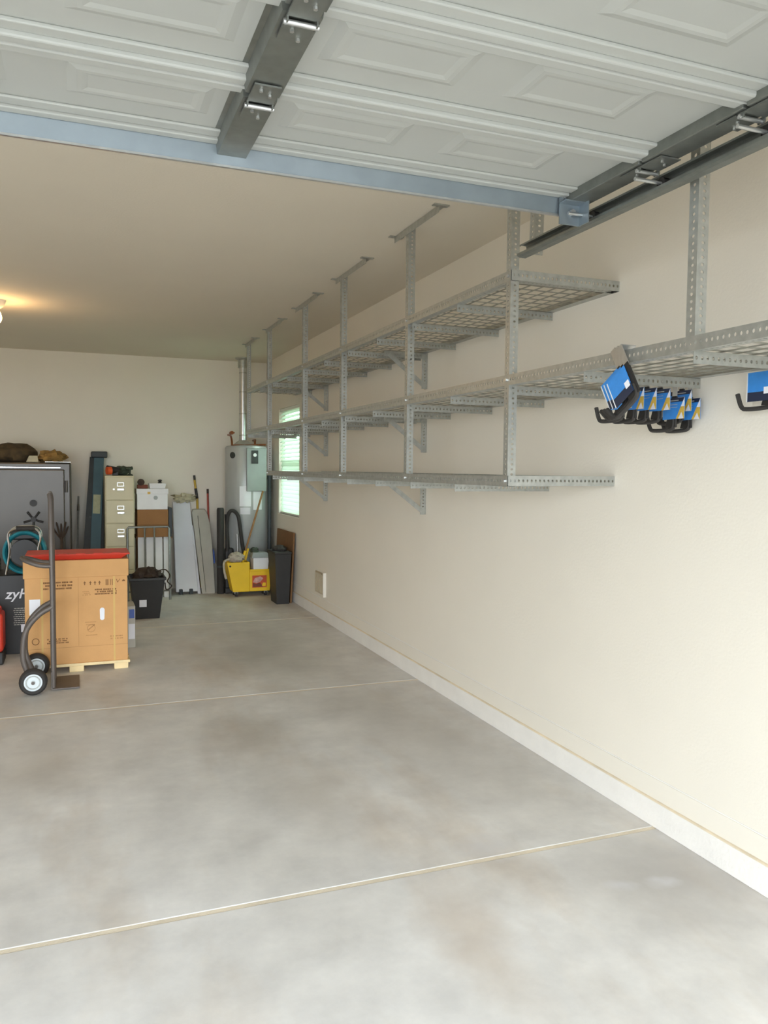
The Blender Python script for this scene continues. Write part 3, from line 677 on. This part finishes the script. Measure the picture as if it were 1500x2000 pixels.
# ------------------------------------------------------------------ black bin on the floor
bn = thing('black_bin', (.62, 7.8, 0), 'black tapered waste bin heaped with dark scraps behind the carton', 'bin')
p = MB(); a = (.50, 7.70, .72, 7.93); c = (.455, 7.64, .765, 7.98)
p.tub(a, c, 0, .38, .008)
p.build('body', 'black_plastic', bn, bevel=.012, seg=3)
p = MB(); p.box((c[0]-.012, c[1]-.012, .37), (c[2]+.012, c[1]+.006, .395)); p.box((c[0]-.012, c[3]-.006, .37), (c[2]+.012, c[3]+.012, .395)); p.box((c[0]-.012, c[1], .37), (c[0]+.006, c[3], .395)); p.box((c[2]-.006, c[1], .37), (c[2]+.012, c[3], .395))
p.build('rim', 'black_plastic', bn, bevel=.004)
MB().box((.535, 7.668, .12), (.60, 7.674, .185)).build('label_patch', 'white_paper', bn)
sc = MB().blob((.612, 7.81, .40), (.122, .136, .075), 4, .5, 3.5).build('scrap_bundle', 'dark_brown', smooth=True); tag(sc, 'dark brown bundle of scraps heaped in the black bin', 'bundle')
cbx = MB().tube(smooth_path([(.69, 7.76, .43), (.77, 7.72, .46), (.82, 7.74, .40), (.80, 7.76, .34), (.84, 7.78, .29), (.79, 7.76, .26), (.775, 7.74, .33)], 8), .006, 7).build('cable', 'dark_brown', smooth=True)
tag(cbx, 'dark brown cable looping over the edge of the black bin', 'cable')

# ------------------------------------------------------------------ gun safe and what lies on it
sf = thing('gun_safe', (-.45, 9.1, 0), 'tall glossy grey safe with spoked handle against the back wall', 'safe')
MB().box((-.95, 8.82, .03), (-.052, 9.50, 1.465)).build('body', 'safe_grey', sf, bevel=.018, seg=3)
MB().box((-.93, 8.84, 0), (-.07, 9.48, .04)).build('plinth', 'black_plastic', sf)
MB().box((-.885, 8.795, .10), (-.115, 8.822, 1.395)).build('door', 'safe_grey', sf, bevel=.012, seg=3)
MB().box((-.84, 8.788, 1.405), (-.15, 8.815, 1.418)).build('highlight_strip', 'chrome', sf, bevel=.003)  # chrome strips stand in for the white highlight along the safe's top edge
MB().box((-.30, 8.79, 1.466), (-.052, 8.83, 1.474)).build('highlight_strip', 'chrome', sf, bevel=.003)
for z in (1.22, .35): MB().cyl((-.098, 8.80, z-.06), (-.098, 8.80, z+.06), .013, 12).build('door_hinge', 'safe_grey', sf, smooth=True)
hc = Vector((-.412, 8.775, .885))
h_ = MB().cyl((hc.x, 8.755, hc.z), (hc.x, 8.80, hc.z), .026, 18).build('handle_hub', 'black_steel', sf, smooth=True)
for k in range(5):
    an = math.radians(90+36+72*k)
    MB().tube([(hc.x, 8.765, hc.z), (hc.x+.095*math.cos(an), 8.76, hc.z+.095*math.sin(an))], [.008, .011], 10).build('spoke', 'black_steel', h_, smooth=True)
MB().cyl((-.412, 8.765, 1.05), (-.412, 8.80, 1.05), .034, 24).build('dial', 'black_plastic', sf, smooth=True)
tag(MB().blob((-.60, 9.05, 1.545), (.22, .17, .115), 2, .25, 1.8, flat=1.466).build('duffel_bag', 'camo_brown', smooth=True), 'dark olive-brown domed duffel bag lying on the safe', 'bag')
tag(MB().blob((-.235, 8.98, 1.52), (.135, .12, .07), 7, .5, 3.0, flat=1.466).build('tan_pouch', 'tan_cloth', smooth=True), 'crumpled tan and brown pouch at the corner of the safe top', 'pouch')
tag(MB().hexa([(-.48, 8.86, 1.466), (-.36, 8.86, 1.466), (-.36, 8.92, 1.466), (-.48, 8.92, 1.466)], [(-.45, 8.87, 1.535), (-.37, 8.87, 1.535), (-.37, 8.91, 1.53), (-.45, 8.91, 1.53)]).build('folded_cloth', 'tan_cloth', bevel=.008), 'small folded pale tan cloth between bag and pouch on the safe', 'cloth')
bpy.data.objects['folded_cloth'].data.materials[0] = MATS['clear_bag']
# pronged rake leaning in front of the safe
rk2 = thing('garden_fork', (-.15, 8.5, 0), 'dark pronged garden fork propped upright against the safe', 'garden fork')
MB().tube([(-.13, 8.50, 0), (-.148, 8.735, .70)], .014, 10).build('handle', 'dark_brown', rk2, smooth=True)
for k, (dx, dz) in enumerate(((-.085, .12), (-.05, .175), (-.005, .16), (.04, .175), (.065, .13))):
    MB().tube(smooth_path([(-.148, 8.73, .68), (-.148+dx*.55, 8.752, .68+dz*.45), (-.148+dx, 8.789, .68+dz)], 4), [.0085]*8+[.004], 8).build('prong', 'dark_brown', rk2, smooth=True)

# ------------------------------------------------------------------ step ladder leaning by the cabinet
ld = thing('step_ladder', (.14, 9.2, 0), 'folded slate-blue fibreglass step ladder leaning on the back wall', 'ladder')
def lpt(t, off, dy=0): return (.155+.085*t+off, 8.98+.495*t+dy, 1.585*t)
MB().beam(lpt(0, 0), lpt(.975, 0), .105, .028).build('front_rail', 'ladder_blue', ld, bevel=.003)
MB().beam(lpt(0, .03, .09), lpt(.975, -.005, .07), .10, .028).build('front_rail', 'ladder_blue', ld, bevel=.003)
MB().beam(lpt(0, -.098, .03), lpt(.965, -.058, .03), .075, .03).build('rear_rail', 'ladder_dark', ld, bevel=.003)
MB().beam(lpt(0, .085, .03), lpt(.965, .012, .03), .06, .03).build('rear_rail', 'ladder_dark', ld, bevel=.003)
for i in range(6):
    t = .1+.15*i; MB().beam(lpt(t, -.10*(1-.4*t), .05), lpt(t, .083*(1-.4*t), .05), .075, .024, (0, 1, 0)).build('step', 'ladder_dark', ld)
p0_ = Vector(lpt(.985, 0, .03)); MB().box((p0_.x-.085, p0_.y-.075, p0_.z-.035), (p0_.x+.088, p0_.y+.075, p0_.z+.035)).build('top_cap', 'ladder_dark', ld, bevel=.012, seg=3)
MB().beam(lpt(.575, -.005, -.0155), lpt(.705, -.005, -.0155), .075, .002).build('label_patch', 'ladder_label', ld)
po = thing('steel_pole', (0, 9.0, 0), 'thin pale steel pole leaning beside the blue ladder', 'pole')
MB().tube([(-.01, 8.95, 0), (.018, 9.564, 1.09)], .010, 10).build('shaft', 'galvanized', po, smooth=True)
MB().tube([(.0139, 9.474, .93), (.0157, 9.513, 1.0)], .013, 10).build('collar', 'chrome', po, smooth=True)

# ------------------------------------------------------------------ filing cabinet and its clutter
fcx0, fcx1, fy = .279, .573, 8.85
fc = thing('filing_cabinet', (.425, 9.18, 0), 'tall beige steel filing cabinet beside the blue ladder', 'cabinet')
MB().box((fcx0, fy+.01, .03), (fcx1, 9.50, 1.332)).build('body', 'beige_steel', fc, bevel=.004)
MB().box((fcx0+.01, fy+.03, 0), (fcx1-.01, 9.48, .035)).build('plinth', 'beige_steel', fc)
for i in range(5):
    zt = 1.318-.2475*i
    d_ = MB().box((fcx0+.008, fy-.008, zt-.240), (fcx1-.008, fy+.012, zt)).build('drawer', 'beige_steel', fc, bevel=.004)
    MB().box((.398, fy-.032, zt-.142), (.470, fy-.008, zt-.118)).build('pull_handle', 'chrome', d_, bevel=.004)
    p = MB(); p.box((.400, fy-.012, zt-.098), (.468, fy-.007, zt-.092)); p.box((.400, fy-.012, zt-.062), (.468, fy-.007, zt-.056)); p.box((.400, fy-.012, zt-.092), (.405, fy-.007, zt-.062)); p.box((.463, fy-.012, zt-.092), (.468, fy-.007, zt-.062)); p.build('label_holder', 'zinc_bright', d_)
    MB().box((.405, fy-.0095, zt-.092), (.463, fy-.007, zt-.062)).build('label_insert', 'beige_steel', d_)
    if i == 0: MB().cyl((.366, fy-.014, zt-.128), (.366, fy-.006, zt-.128), .008, 12).build('lock', 'chrome', d_)
dt = thing('cordless_tool', (.34, 9.0, 1.332), 'dark power tool with an orange end on the filing cabinet', 'tool')
MB().tube([(.305, 8.98, 1.395), (.42, 9.02, 1.385)], [.048, .036], 16).build('motor_body', 'black_plastic', dt, smooth=True)
MB().tube([(.300, 8.925, 1.385), (.345, 8.94, 1.385)], .042, 14).build('end_cap', 'orange_plastic', dt, smooth=True)
MB().box((.36, 8.98, 1.332), (.42, 9.05, 1.385)).build('battery', 'black_plastic', dt, bevel=.006)
tag(MB().blob((.462, 9.21, 1.380), (.085, .10, .056), 9, .5, 3.2, flat=1.332).build('rolled_tarp', 'green_cloth', smooth=True), 'dull green crumpled tarp on the filing cabinet top', 'tarp')
gp = thing('garden_sprinkler', (.54, 8.98, 1.332), 'small grey-green sprinkler head at the edge of the cabinet top', 'sprinkler')
MB().lathe([(.034, 0), (.034, .012), (.012, .02), (.012, .06), (.032, .066), (.036, .085), (.02, .098)], (.535, 8.96, 1.332), 16).build('body', 'green_cloth', gp, smooth=True)
MB().tube([(.505, 8.96, 1.40), (.565, 8.96, 1.425)], .011, 8).build('nozzle', 'black_plastic', gp, smooth=True)

# ------------------------------------------------------------------ stacked boxes and the tubular frame
by = 8.93
bw = thing('white_box', (.77, 9.1, .962), 'white cardboard box with small emblem stacked on a brown box', 'box')
MB().box((.607, by, .966), (.927, by+.30, 1.165)).build('body', 'white_plastic', bw, bevel=.004)
MB().box((.600, by-.006, 1.135), (.934, by+.306, 1.192)).build('lid', 'white_plastic', bw, bevel=.004)
MB().cyl((.800, by-.008, 1.095), (.800, by+.001, 1.095), .022, 18).build('emblem', 'heater_panel', bw)
MB().box((.715, by-.0085, 1.135), (.745, by-.005, 1.16)).build('sticker', 'yellow_print', bw)
bo = thing('brown_box', (.77, 9.1, .67), 'brown cardboard box below the white box, above the white planks', 'box')
MB().box((.607, by-.02, .668), (.930, by+.31, .966)).build('body', 'cardboard_brown', bo, bevel=.004)
MB().box((.602, by-.024, .80), (.935, by-.019, .806)).build('flap_edge', 'box_ink', bo)
tag(MB().box((.935, by-.01, .668), (.972, by+.28, .985)).build('dark_side_slab', 'ladder_dark', bevel=.003), 'narrow dark grey slab marking the dark right side of the brown box', 'plank')  # separate slab gives the brown box its dark right side
st = thing('stool_stand', (.78, 9.1, 0), 'plain wooden stand carrying the stacked boxes behind the white planks', 'stand')
MB().box((.60, 9.02, .64), (.985, 9.36, .668)).build('top_board', 'brown_board', st)
for x in (.615, .94):
    for y in (9.08, 9.31): MB().box((x, y, 0), (x+.03, y+.03, .64)).build('leg', 'brown_board', st)
tj = thing('toy_engine', (.665, 9.05, 1.192), 'small dark reddish-brown gadget on the white box', 'gadget')
MB().box((.615, 9.0, 1.192), (.725, 9.08, 1.235)).build('base', 'red_brown', tj, bevel=.006)
MB().cyl((.655, 8.99, 1.262), (.655, 9.06, 1.262), .036, 16).build('wheel', 'dark_brown', tj, smooth=True)
ty = thing('plastic_tray', (.83, 9.05, 1.192), 'pale pinkish plastic tray on the white box lid', 'tray')
MB().hexa([(.745, 8.98, 1.192), (.905, 8.98, 1.192), (.905, 9.14, 1.192), (.745, 9.14, 1.192)], [(.735, 8.96, 1.250), (.917, 8.96, 1.250), (.917, 9.16, 1.250), (.735, 9.16, 1.250)]).build('body', 'clear_bag', ty, bevel=.006)
bpy.data.objects[ty.children[0].name].data.materials[0] = MATS['white_plastic']
tag(MB().lathe([(.020, 0), (.022, .01), (.014, .016), (.024, .026), (.022, .036), (.010, .042)], (.855, 9.03, 1.250), 14).build('tray_knob', 'black_plastic', smooth=True), 'small dark knob resting on the pale tray', 'jar')  # knob-shaped dark piece lying on the tray
pk = [(.612, .682), (.700, .778), (.790, .872), (.884, .962)]
ref = None
for i, (a, c) in enumerate(pk):
    o = MB().hexa([(a, 8.93, 0), (c, 8.93, 0), (c, 8.955, 0), (a, 8.955, 0)], [(a+.004, 9.02-.02, .662), (c+.004, 9.02-.02, .662), (c+.004, 9.025-.006, .662), (a+.004, 9.025-.006, .662)]).build('white_plank', 'white_plastic', bevel=.003)
    tag(o, 'white upright plank behind the grey tube frame, %s from the filing cabinet' % ORD[i], 'plank', 'white planks below the boxes')
tf = thing('tube_frame', (.72, 8.8, 0), 'grey steel tube frame propped before the white planks and filing cabinet', 'frame')
MB().tube([(.497, 8.755, 0), (.497, 8.830, .765), (.512, 8.8305, .785), (.915, 8.8305, .785), (.93, 8.830, .765), (.93, 8.755, 0)], .012, 10).build('outer_tube', 'galvanized_dark', tf, smooth=True)
for x in (.675, .775): MB().tube([(x, 8.755, 0), (x, 8.8305, .785)], .009, 8).build('upright', 'galvanized_dark', tf, smooth=True)
MB().tube([(.497, 8.765, .10), (.93, 8.765, .10)], .009, 8).build('lower_tube', 'galvanized_dark', tf, smooth=True)

# ------------------------------------------------------------------ leaning panels, poles
ft = thing('folding_table', (1.13, 9.2, 0), 'tall white folded tabletop on two dark feet leaning on the back wall', 'table')
MB().hexa([(1.025, 9.05, .03), (1.270, 9.05, .03), (1.270, 9.10, .03), (1.025, 9.10, .03)], [(1.042, 9.52, 1.022), (1.244, 9.52, 1.022), (1.244, 9.572, 1.03), (1.042, 9.572, 1.03)]).build('top_panel', 'lavender_white', ft, bevel=.01, seg=3)
for x in (1.058, 1.17): MB().box((x, 9.042, 0), (x+.042, 9.09, .062)).build('foot', 'ladder_dark', ft, bevel=.008)
MB().hexa([(1.268, 9.07, .0), (1.300, 9.07, .0), (1.300, 9.10, .0), (1.268, 9.10, .0)], [(1.248, 9.41, .75), (1.262, 9.41, .75), (1.262, 9.44, .75), (1.248, 9.44, .75)]).build('edge_leaf', 'lavender_white', ft)
ib = thing('ironing_board', (1.38, 9.1, 0), 'grey-beige rounded board leaning beside the white tabletop', 'board')
outl = [(1.298, 0), (1.445, 0), (1.452, .30), (1.456, .55), (1.448, .75), (1.43, .87), (1.40, .93), (1.262, .93), (1.248, .90)]
def lean(x, z): return (x+.012, 9.035+.505*z, z)
p = MB().prism([lean(x, z) for x, z in outl], (0, .035, .012)); p.build('padded_top', 'grey_board', ib, bevel=.006)
p = MB().prism([lean(x, z+.0) for x, z in ((1.455, .32), (1.472, .33), (1.474, .46), (1.458, .48))], (0, .03, .01)); p.build('blue_edge', 'blue_mark', ib)
MB().tube([lean(1.342, .02), lean(1.314, .86)], .004, 6).build('seam', 'galvanized_dark', ib)
bd2 = MB().hexa([(1.475, 9.17, 0), (1.55, 9.17, 0), (1.55, 9.20, 0), (1.475, 9.20, 0)], [(1.474, 9.50, .53), (1.50, 9.50, .53), (1.50, 9.54, .55), (1.474, 9.54, .55)]).build('offcut_board', 'grey_board', bevel=.003)
tag(bd2, 'small pale tapered board offcut behind the grey-beige board', 'board')
cl = MB().blob((1.175, 9.508, 1.066), (.125, .050, .048), 5, .75, 4.2).build('plastic_bag', 'clear_bag', smooth=True)
cl.location.z += 0
tag(cl, 'crumpled cloudy plastic bag lying over the white tabletop edge', 'bag')
yp = thing('long_brush', (1.33, 9.4, 0), 'yellow and black long-handled brush standing behind the boards', 'brush')
MB().tube([(1.372, 9.556, 0), (1.330, 9.556, 1.06)], .014, 10).build('shaft', 'yellow_grip', yp, smooth=True)
MB().tube([(1.330, 9.556, 1.06), (1.314, 9.556, 1.18)], .016, 10).build('sleeve', 'black_plastic', yp, smooth=True)
MB().tube([(1.314, 9.556, 1.18), (1.302, 9.556, 1.28)], .013, 10).build('grip', 'yellow_grip', yp, smooth=True)
MB().tube([(1.302, 9.556, 1.28), (1.298, 9.556, 1.335)], .013, 10).build('tip', 'black_plastic', yp, smooth=True)
rs = thing('red_broom_stick', (1.47, 9.45, 0), 'thin reddish wooden stick standing against the back wall', 'stick')
MB().tube([(1.482, 9.547, 0), (1.455, 9.558, 1.12)], .012, 10).build('shaft', 'red_stick', rs, smooth=True)
MB().tube([(1.455, 9.558, 1.12), (1.454, 9.561, 1.172)], .0125, 10).build('tip', 'dark_brown', rs, smooth=True)
rm = thing('rolled_mat', (1.503, 9.05, 0), 'dark charcoal rolled mat standing upright left of the water heater', 'mat')
MB().lathe([(.038, 0), (.041, .01), (.041, .955), (.034, .975)], (1.511, 9.0, 0), 18).build('roll', 'black_rubber', rm, smooth=True)
MB().lathe([(.0425, .30), (.0425, .32)], (1.511, 9.0, 0), 18).build('band', 'ladder_dark', rm)
# vacuum cleaner hose and body
vc = thing('vacuum_cleaner', (1.62, 9.0, 0), 'black upright vacuum with looping hose and yellow stripe by the water heater', 'vacuum')
MB().box((1.558, 8.975, .04), (1.66, 9.05, .52)).build('body', 'black_plastic', vc, bevel=.025, seg=3)
MB().box((1.557, 8.96, 0), (1.66, 9.06, .07)).build('floor_head', 'black_plastic', vc, bevel=.012)
MB().tube([(1.60, 9.02, .50), (1.585, 9.05, .90)], .02, 10).build('wand', 'black_plastic', vc, smooth=True)
MB().tube([(1.572, 8.99, .62), (1.578, 9.0, .78)], .011, 8).build('stripe_grip', 'yellow_grip', vc, smooth=True)
MB().tube(smooth_path([(1.588, 8.99, .48), (1.582, 8.985, .75), (1.596, 8.98, .90), (1.640, 8.965, .945), (1.70, 8.955, .89), (1.723, 8.945, .75), (1.743, 8.938, .58), (1.765, 8.935, .46)], 7), .021, 10).build('hose', 'black_rubber', vc, smooth=True)
MB().tube([(1.70, 8.96, .46), (1.695, 8.965, .68)], .012, 8).build('tube_end', 'zinc_bright', vc, smooth=True)

# ------------------------------------------------------------------ water heater
wx, wy = 1.853, 9.22; WZB = .40
wst = thing('heater_stand', (wx, wy, 0), 'low grey stand under the water heater', 'stand')
MB().box((wx-.19, wy-.2, .02), (wx+.19, wy+.25, WZB)).build('platform', 'galvanized_dark', wst, bevel=.006)
for q in (-.18, .13): MB().box((wx+q, wy-.19, 0), (wx+q+.05, wy+.24, .02)).build('runner', 'galvanized_dark', wst)
wh = thing('water_heater', (wx, wy, WZB), 'tall grey cylindrical water heater with galvanized flue in the corner', 'water heater')
MB().lathe([(.235, 0), (.248, .015), (.248, 1.255), (.235, 1.278), (.10, 1.295)], (wx, wy, WZB), 40).build('tank', 'heater_grey', wh, smooth=True)
cp = MB().box((1.80, 8.955, 1.16), (2.03, 9.06, 1.655)).build('control_panel', 'heater_panel', wh, bevel=.01)
MB().box((1.855, 8.945, 1.478), (1.932, 8.957, 1.628)).build('display', 'screen_dark', cp, bevel=.004)
MB().cyl((1.893, 8.938, 1.575), (1.893, 8.948, 1.575), .020, 16).build('knob', 'white_plastic', cp)
def patch(a0, a1, z0, z1, rr, n=8):
    p = MB(); v = []; f = []
    for r in (rr, rr+.0015):
        for i in range(n+1):
            a = math.radians(a0+(a1-a0)*i/n)
            for z in (z0, z1): v.append((wx+r*math.cos(a), wy+r*math.sin(a), z))
    k = 2*(n+1)
    for i in range(n):
        q = 2*i; f += [(q, q+1, q+3, q+2), (k+q, k+q+2, k+q+3, k+q+1), (q, q+2, k+q+2, k+q), (q+1, k+q+1, k+q+3, q+3)]
    f += [(0, k, k+1, 1), (2*n, 2*n+1, k+2*n+1, k+2*n)]
    return p.add(v, f)
patch(240, 270, .99, 1.22, .2485).build('label_sheet', 'white_paper', wh); patch(276, 302, .95, 1.20, .2485).build('label_sheet', 'white_paper', wh); patch(242, 268, .90, .975, .2485).build('label_sheet', 'lavender_white', wh)
ea = math.radians(219); en = Vector((math.cos(ea), math.sin(ea), 0)); ec = Vector((wx, wy, 1.572))
MB().cyl(ec+en*.238, ec+en*.2505, .037, 24).build('round_emblem', 'screen_dark', wh)
fx, fy2 = 1.815, 9.24
fl = MB().lathe([(.11, 0), (.10, .03), (.045, .07), (.043, 1.0-.05)], (fx, fy2, 1.68), 20).build('flue_pipe', 'zinc_bright', wh, smooth=True)
for z in (1.80, 2.05, 2.30, 2.52): MB().lathe([(.0455, 0), (.047, .006), (.0455, .012)], (fx, fy2, z), 20).build('flue_joint', 'galvanized', fl, smooth=True)
MB().lathe([(.06, 0), (.06, .09), (.09, .10), (.09, .115)], (fx, fy2, HC-.115), 20).build('ceiling_collar', 'galvanized', fl, smooth=True)
MB().tube(smooth_path([(1.95, 9.2, 1.66), (1.95, 9.22, 1.73), (1.98, 9.35, 1.76), (2.0, 9.565, 1.76)], 6), .012, 10).build('copper_pipe', 'copper', wh, smooth=True)
MB().tube(smooth_path([(1.68, 9.2, 1.66), (1.68, 9.22, 1.74), (1.69, 9.35, 1.80), (1.70, 9.565, 1.82)], 6), .012, 10).build('copper_pipe', 'copper', wh, smooth=True)
MB().tube([(1.66, 9.14, 1.685), (2.06, 9.14, 1.70)], .010, 8).build('copper_pipe', 'copper', wh, smooth=True)
vv = thing('wall_valve', (1.735, 9.55, 1.83), 'small brass valve on the wall left of the flue', 'valve')
MB().cyl((1.735, 9.50, 1.845), (1.735, 9.573, 1.845), .022, 12).build('body', 'copper', vv, smooth=True)
MB().box((1.705, 9.485, 1.838), (1.765, 9.50, 1.852)).build('lever', 'copper', vv, bevel=.003)
bpz = thing('black_pipe', (2.08, 9.05, 0), 'straight black pipe standing right of the water heater', 'pipe')
MB().tube([(2.078, 9.02, 0), (2.078, 9.02, 1.30)], .023, 12).build('shaft', 'ladder_dark', bpz, smooth=True)
MB().tube([(2.078, 9.02, 1.30), (2.078, 9.02, 1.345)], .028, 12).build('coupling', 'ladder_dark', bpz, smooth=True)

# ------------------------------------------------------------------ mop bucket
mbk = thing('mop_bucket', (1.8, 8.85, 0), 'yellow plastic mop bucket with wringer and picture label', 'bucket')
Y0, Y1 = 8.70, 8.94
MB().tub((1.60, Y0, 1.782, Y1-.03), (1.53, Y0-.01, 1.782, Y1), .055, .385, .012).build('wringer', 'yellow_plastic', mbk, bevel=.012, seg=3)
MB().tub((1.783, Y0+.005, 2.012, Y1-.03), (1.783, Y0, 2.030, Y1), .055, .285, .012).build('tub', 'yellow_plastic', mbk, bevel=.012, seg=3)
p = MB(); p.box((1.785, Y0-.015, .282), (2.048, Y0+.012, .302)); p.box((1.785, Y1-.012, .282), (2.048, Y1+.015, .302)); p.box((2.020, Y0+.012, .282), (2.048, Y1-.012, .302))
p.build('rim', 'yellow_plastic', mbk, bevel=.006)
pb = MB().box((1.812, Y0-.006, .098), (1.972, Y0+.006, .232)).build('picture_label', 'print_red', mbk)
MB().prism([(1.818, Y0-.0075, .16), (1.84, Y0-.0075, .205), (1.90, Y0-.0075, .222), (1.935, Y0-.0075, .20), (1.905, Y0-.0075, .165), (1.86, Y0-.0075, .145)], (0, .003, 0)).build('label_print', 'print_pink', pb)
MB().prism([(1.818, Y0-.0075, .105), (1.93, Y0-.0075, .105), (1.90, Y0-.0075, .15), (1.85, Y0-.0075, .14), (1.818, Y0-.0075, .15)], (0, .003, 0)).build('label_print', 'red_brown', pb)
MB().prism([(1.918, Y0-.0075, .112), (1.962, Y0-.0075, .112), (1.962, Y0-.0075, .15), (1.93, Y0-.0075, .15)], (0, .003, 0)).build('label_print', 'yellow_plastic', pb)
MB().cyl((1.565, Y0-.018, .345), (1.565, Y0-.005, .345), .010, 10).build('rivet', 'dark_brown', mbk)
MB().beam((1.757, 8.898, .36), (1.797, 8.898, .52), .04, .02).build('wringer_lever', 'yellow_plastic', mbk, bevel=.004)
for x in (1.64, 1.97):
    for y in (Y0+.04, Y1-.08):
        c_ = MB().cyl((x-.012, y, .026), (x+.012, y, .026), .026, 16).build('caster', 'black_rubber', mbk, smooth=True)
        MB().box((x-.018, y-.012, .03), (x+.018, y+.012, .06)).build('caster_fork', 'galvanized', c_)
wi = MB().tub((1.835, 8.735, 1.982, 8.885), (1.83, 8.728, 2.006, 8.905), .0665, .425).build('white_tub', 'white_plastic', bevel=.008)
tag(wi, 'small white plastic tub set inside the yellow bucket', 'tub')
gt = thing('grey_caddy', (1.95, 8.87, .425), 'dull grey-green caddy lying over the white tub', 'caddy')
MB().hexa([(1.81, 8.72, .425), (2.025, 8.72, .425), (2.025, 8.915, .425), (1.81, 8.915, .425)], [(1.83, 8.74, .485), (1.99, 8.74, .485), (1.99, 8.90, .485), (1.83, 8.90, .485)]).build('body', 'heater_panel', gt, bevel=.006)
MB().blob((1.86, 8.82, .50), (.05, .05, .035), 3, .3).build('sponge', 'green_cloth', gt, smooth=True)
mp_ = thing('string_mop', (1.68, 8.85, .38), 'string mop with wooden handle propped in the yellow bucket wringer', 'mop')
MB().blob((1.655, 8.815, .425), (.088, .084, .062), 6, .4, 4).build('mop_head', 'mop_cotton', mp_, smooth=True)
MB().tube([(1.73, 8.82, .40), (1.985, 8.945, 1.165)], .011, 10).build('handle', 'wood_handle', mp_, smooth=True)
MB().tube([(1.722, 8.815, .375), (1.762, 8.833, .495)], .017, 10).build('clamp', 'yellow_plastic', mp_, smooth=True)
MB().tube(smooth_path([(1.60, 8.79, .425), (1.56, 8.77, .412), (1.525, 8.755, .402), (1.506, 8.75, .37), (1.512, 8.748, .28), (1.53, 8.745, .20)], 5), .013, 8).build('mop_strand', 'mop_cotton', mp_, smooth=True)
# black bin and brown board in the corner
tb = thing('trash_can', (1.98, 8.23, 0), 'tall black trash can tucked between the bucket and the wall', 'trash can')
MB().tub((1.945, 8.10, 2.078, 8.36), (1.918, 8.06, 2.092, 8.40), 0, .54).build('body', 'black_plastic', tb, bevel=.02, seg=3)
MB().box((1.912, 8.052, .53), (2.096, 8.408, .556)).build('lid_rim', 'black_plastic', tb, bevel=.008)
MB().blob((2.003, 8.23, .565), (.07, .13, .045), 8, .4).build('bag_liner', 'black_rubber', tb, smooth=True)
bd = MB().hexa([(2.10, 8.14, 0), (2.118, 8.14, 0), (2.118, 8.86, 0), (2.10, 8.86, 0)], [(2.132, 8.13, .745), (2.149, 8.13, .745), (2.149, 8.86, .745), (2.132, 8.86, .745)]).build('plywood_board', 'brown_board', bevel=.002)
tag(bd, 'brown plywood board leaning on the right wall under the window', 'board')

# ------------------------------------------------------------------ wall vent and ceiling lamp
vt = thing('wall_vent', (XW, 7.22, .235), 'small beige louvred vent plate low on the cream wall', 'vent')
MB().box((XW-.012, 7.07, .238), (XW, 7.38, .442)).build('back_plate', 'vent_beige', vt, bevel=.003)
p = MB(); p.box((XW-.03, 7.05, .225), (XW-.001, 7.072, .455)); p.build('side_flange', 'vent_white', vt, bevel=.003)
for i in range(6):
    y = 7.105+i*.044; MB().box((XW-.022, y, .252), (XW-.010, y+.026, .430)).build('louvre', 'vent_beige', vt, bevel=.003)
lp = thing('ceiling_lamp', (-.558, 6.84, HC), 'bare warm bulb in a porcelain holder on the ceiling', 'lamp')
MB().lathe([(.03, -.06), (.045, -.05), (.062, -.02), (.066, 0)], (-.558, 6.84, HC), 24).build('holder', 'porcelain', lp, smooth=True)
MB().lathe([(.004, -.176), (.022, -.170), (.033, -.15), (.035, -.13), (.028, -.10), (.016, -.08), (.014, -.055)], (-.558, 6.84, HC), 24).build('bulb', 'bulb_glow', lp, smooth=True)
ll = bpy.data.lights.new('bulb_light', 'POINT'); ll.energy = 4.5; ll.color = (1, .66, .34); ll.shadow_soft_size = .035
lo = bpy.data.objects.new('bulb_light', ll); COL.objects.link(lo); lo.parent = lp; lo.location = (0, 0, -.215)
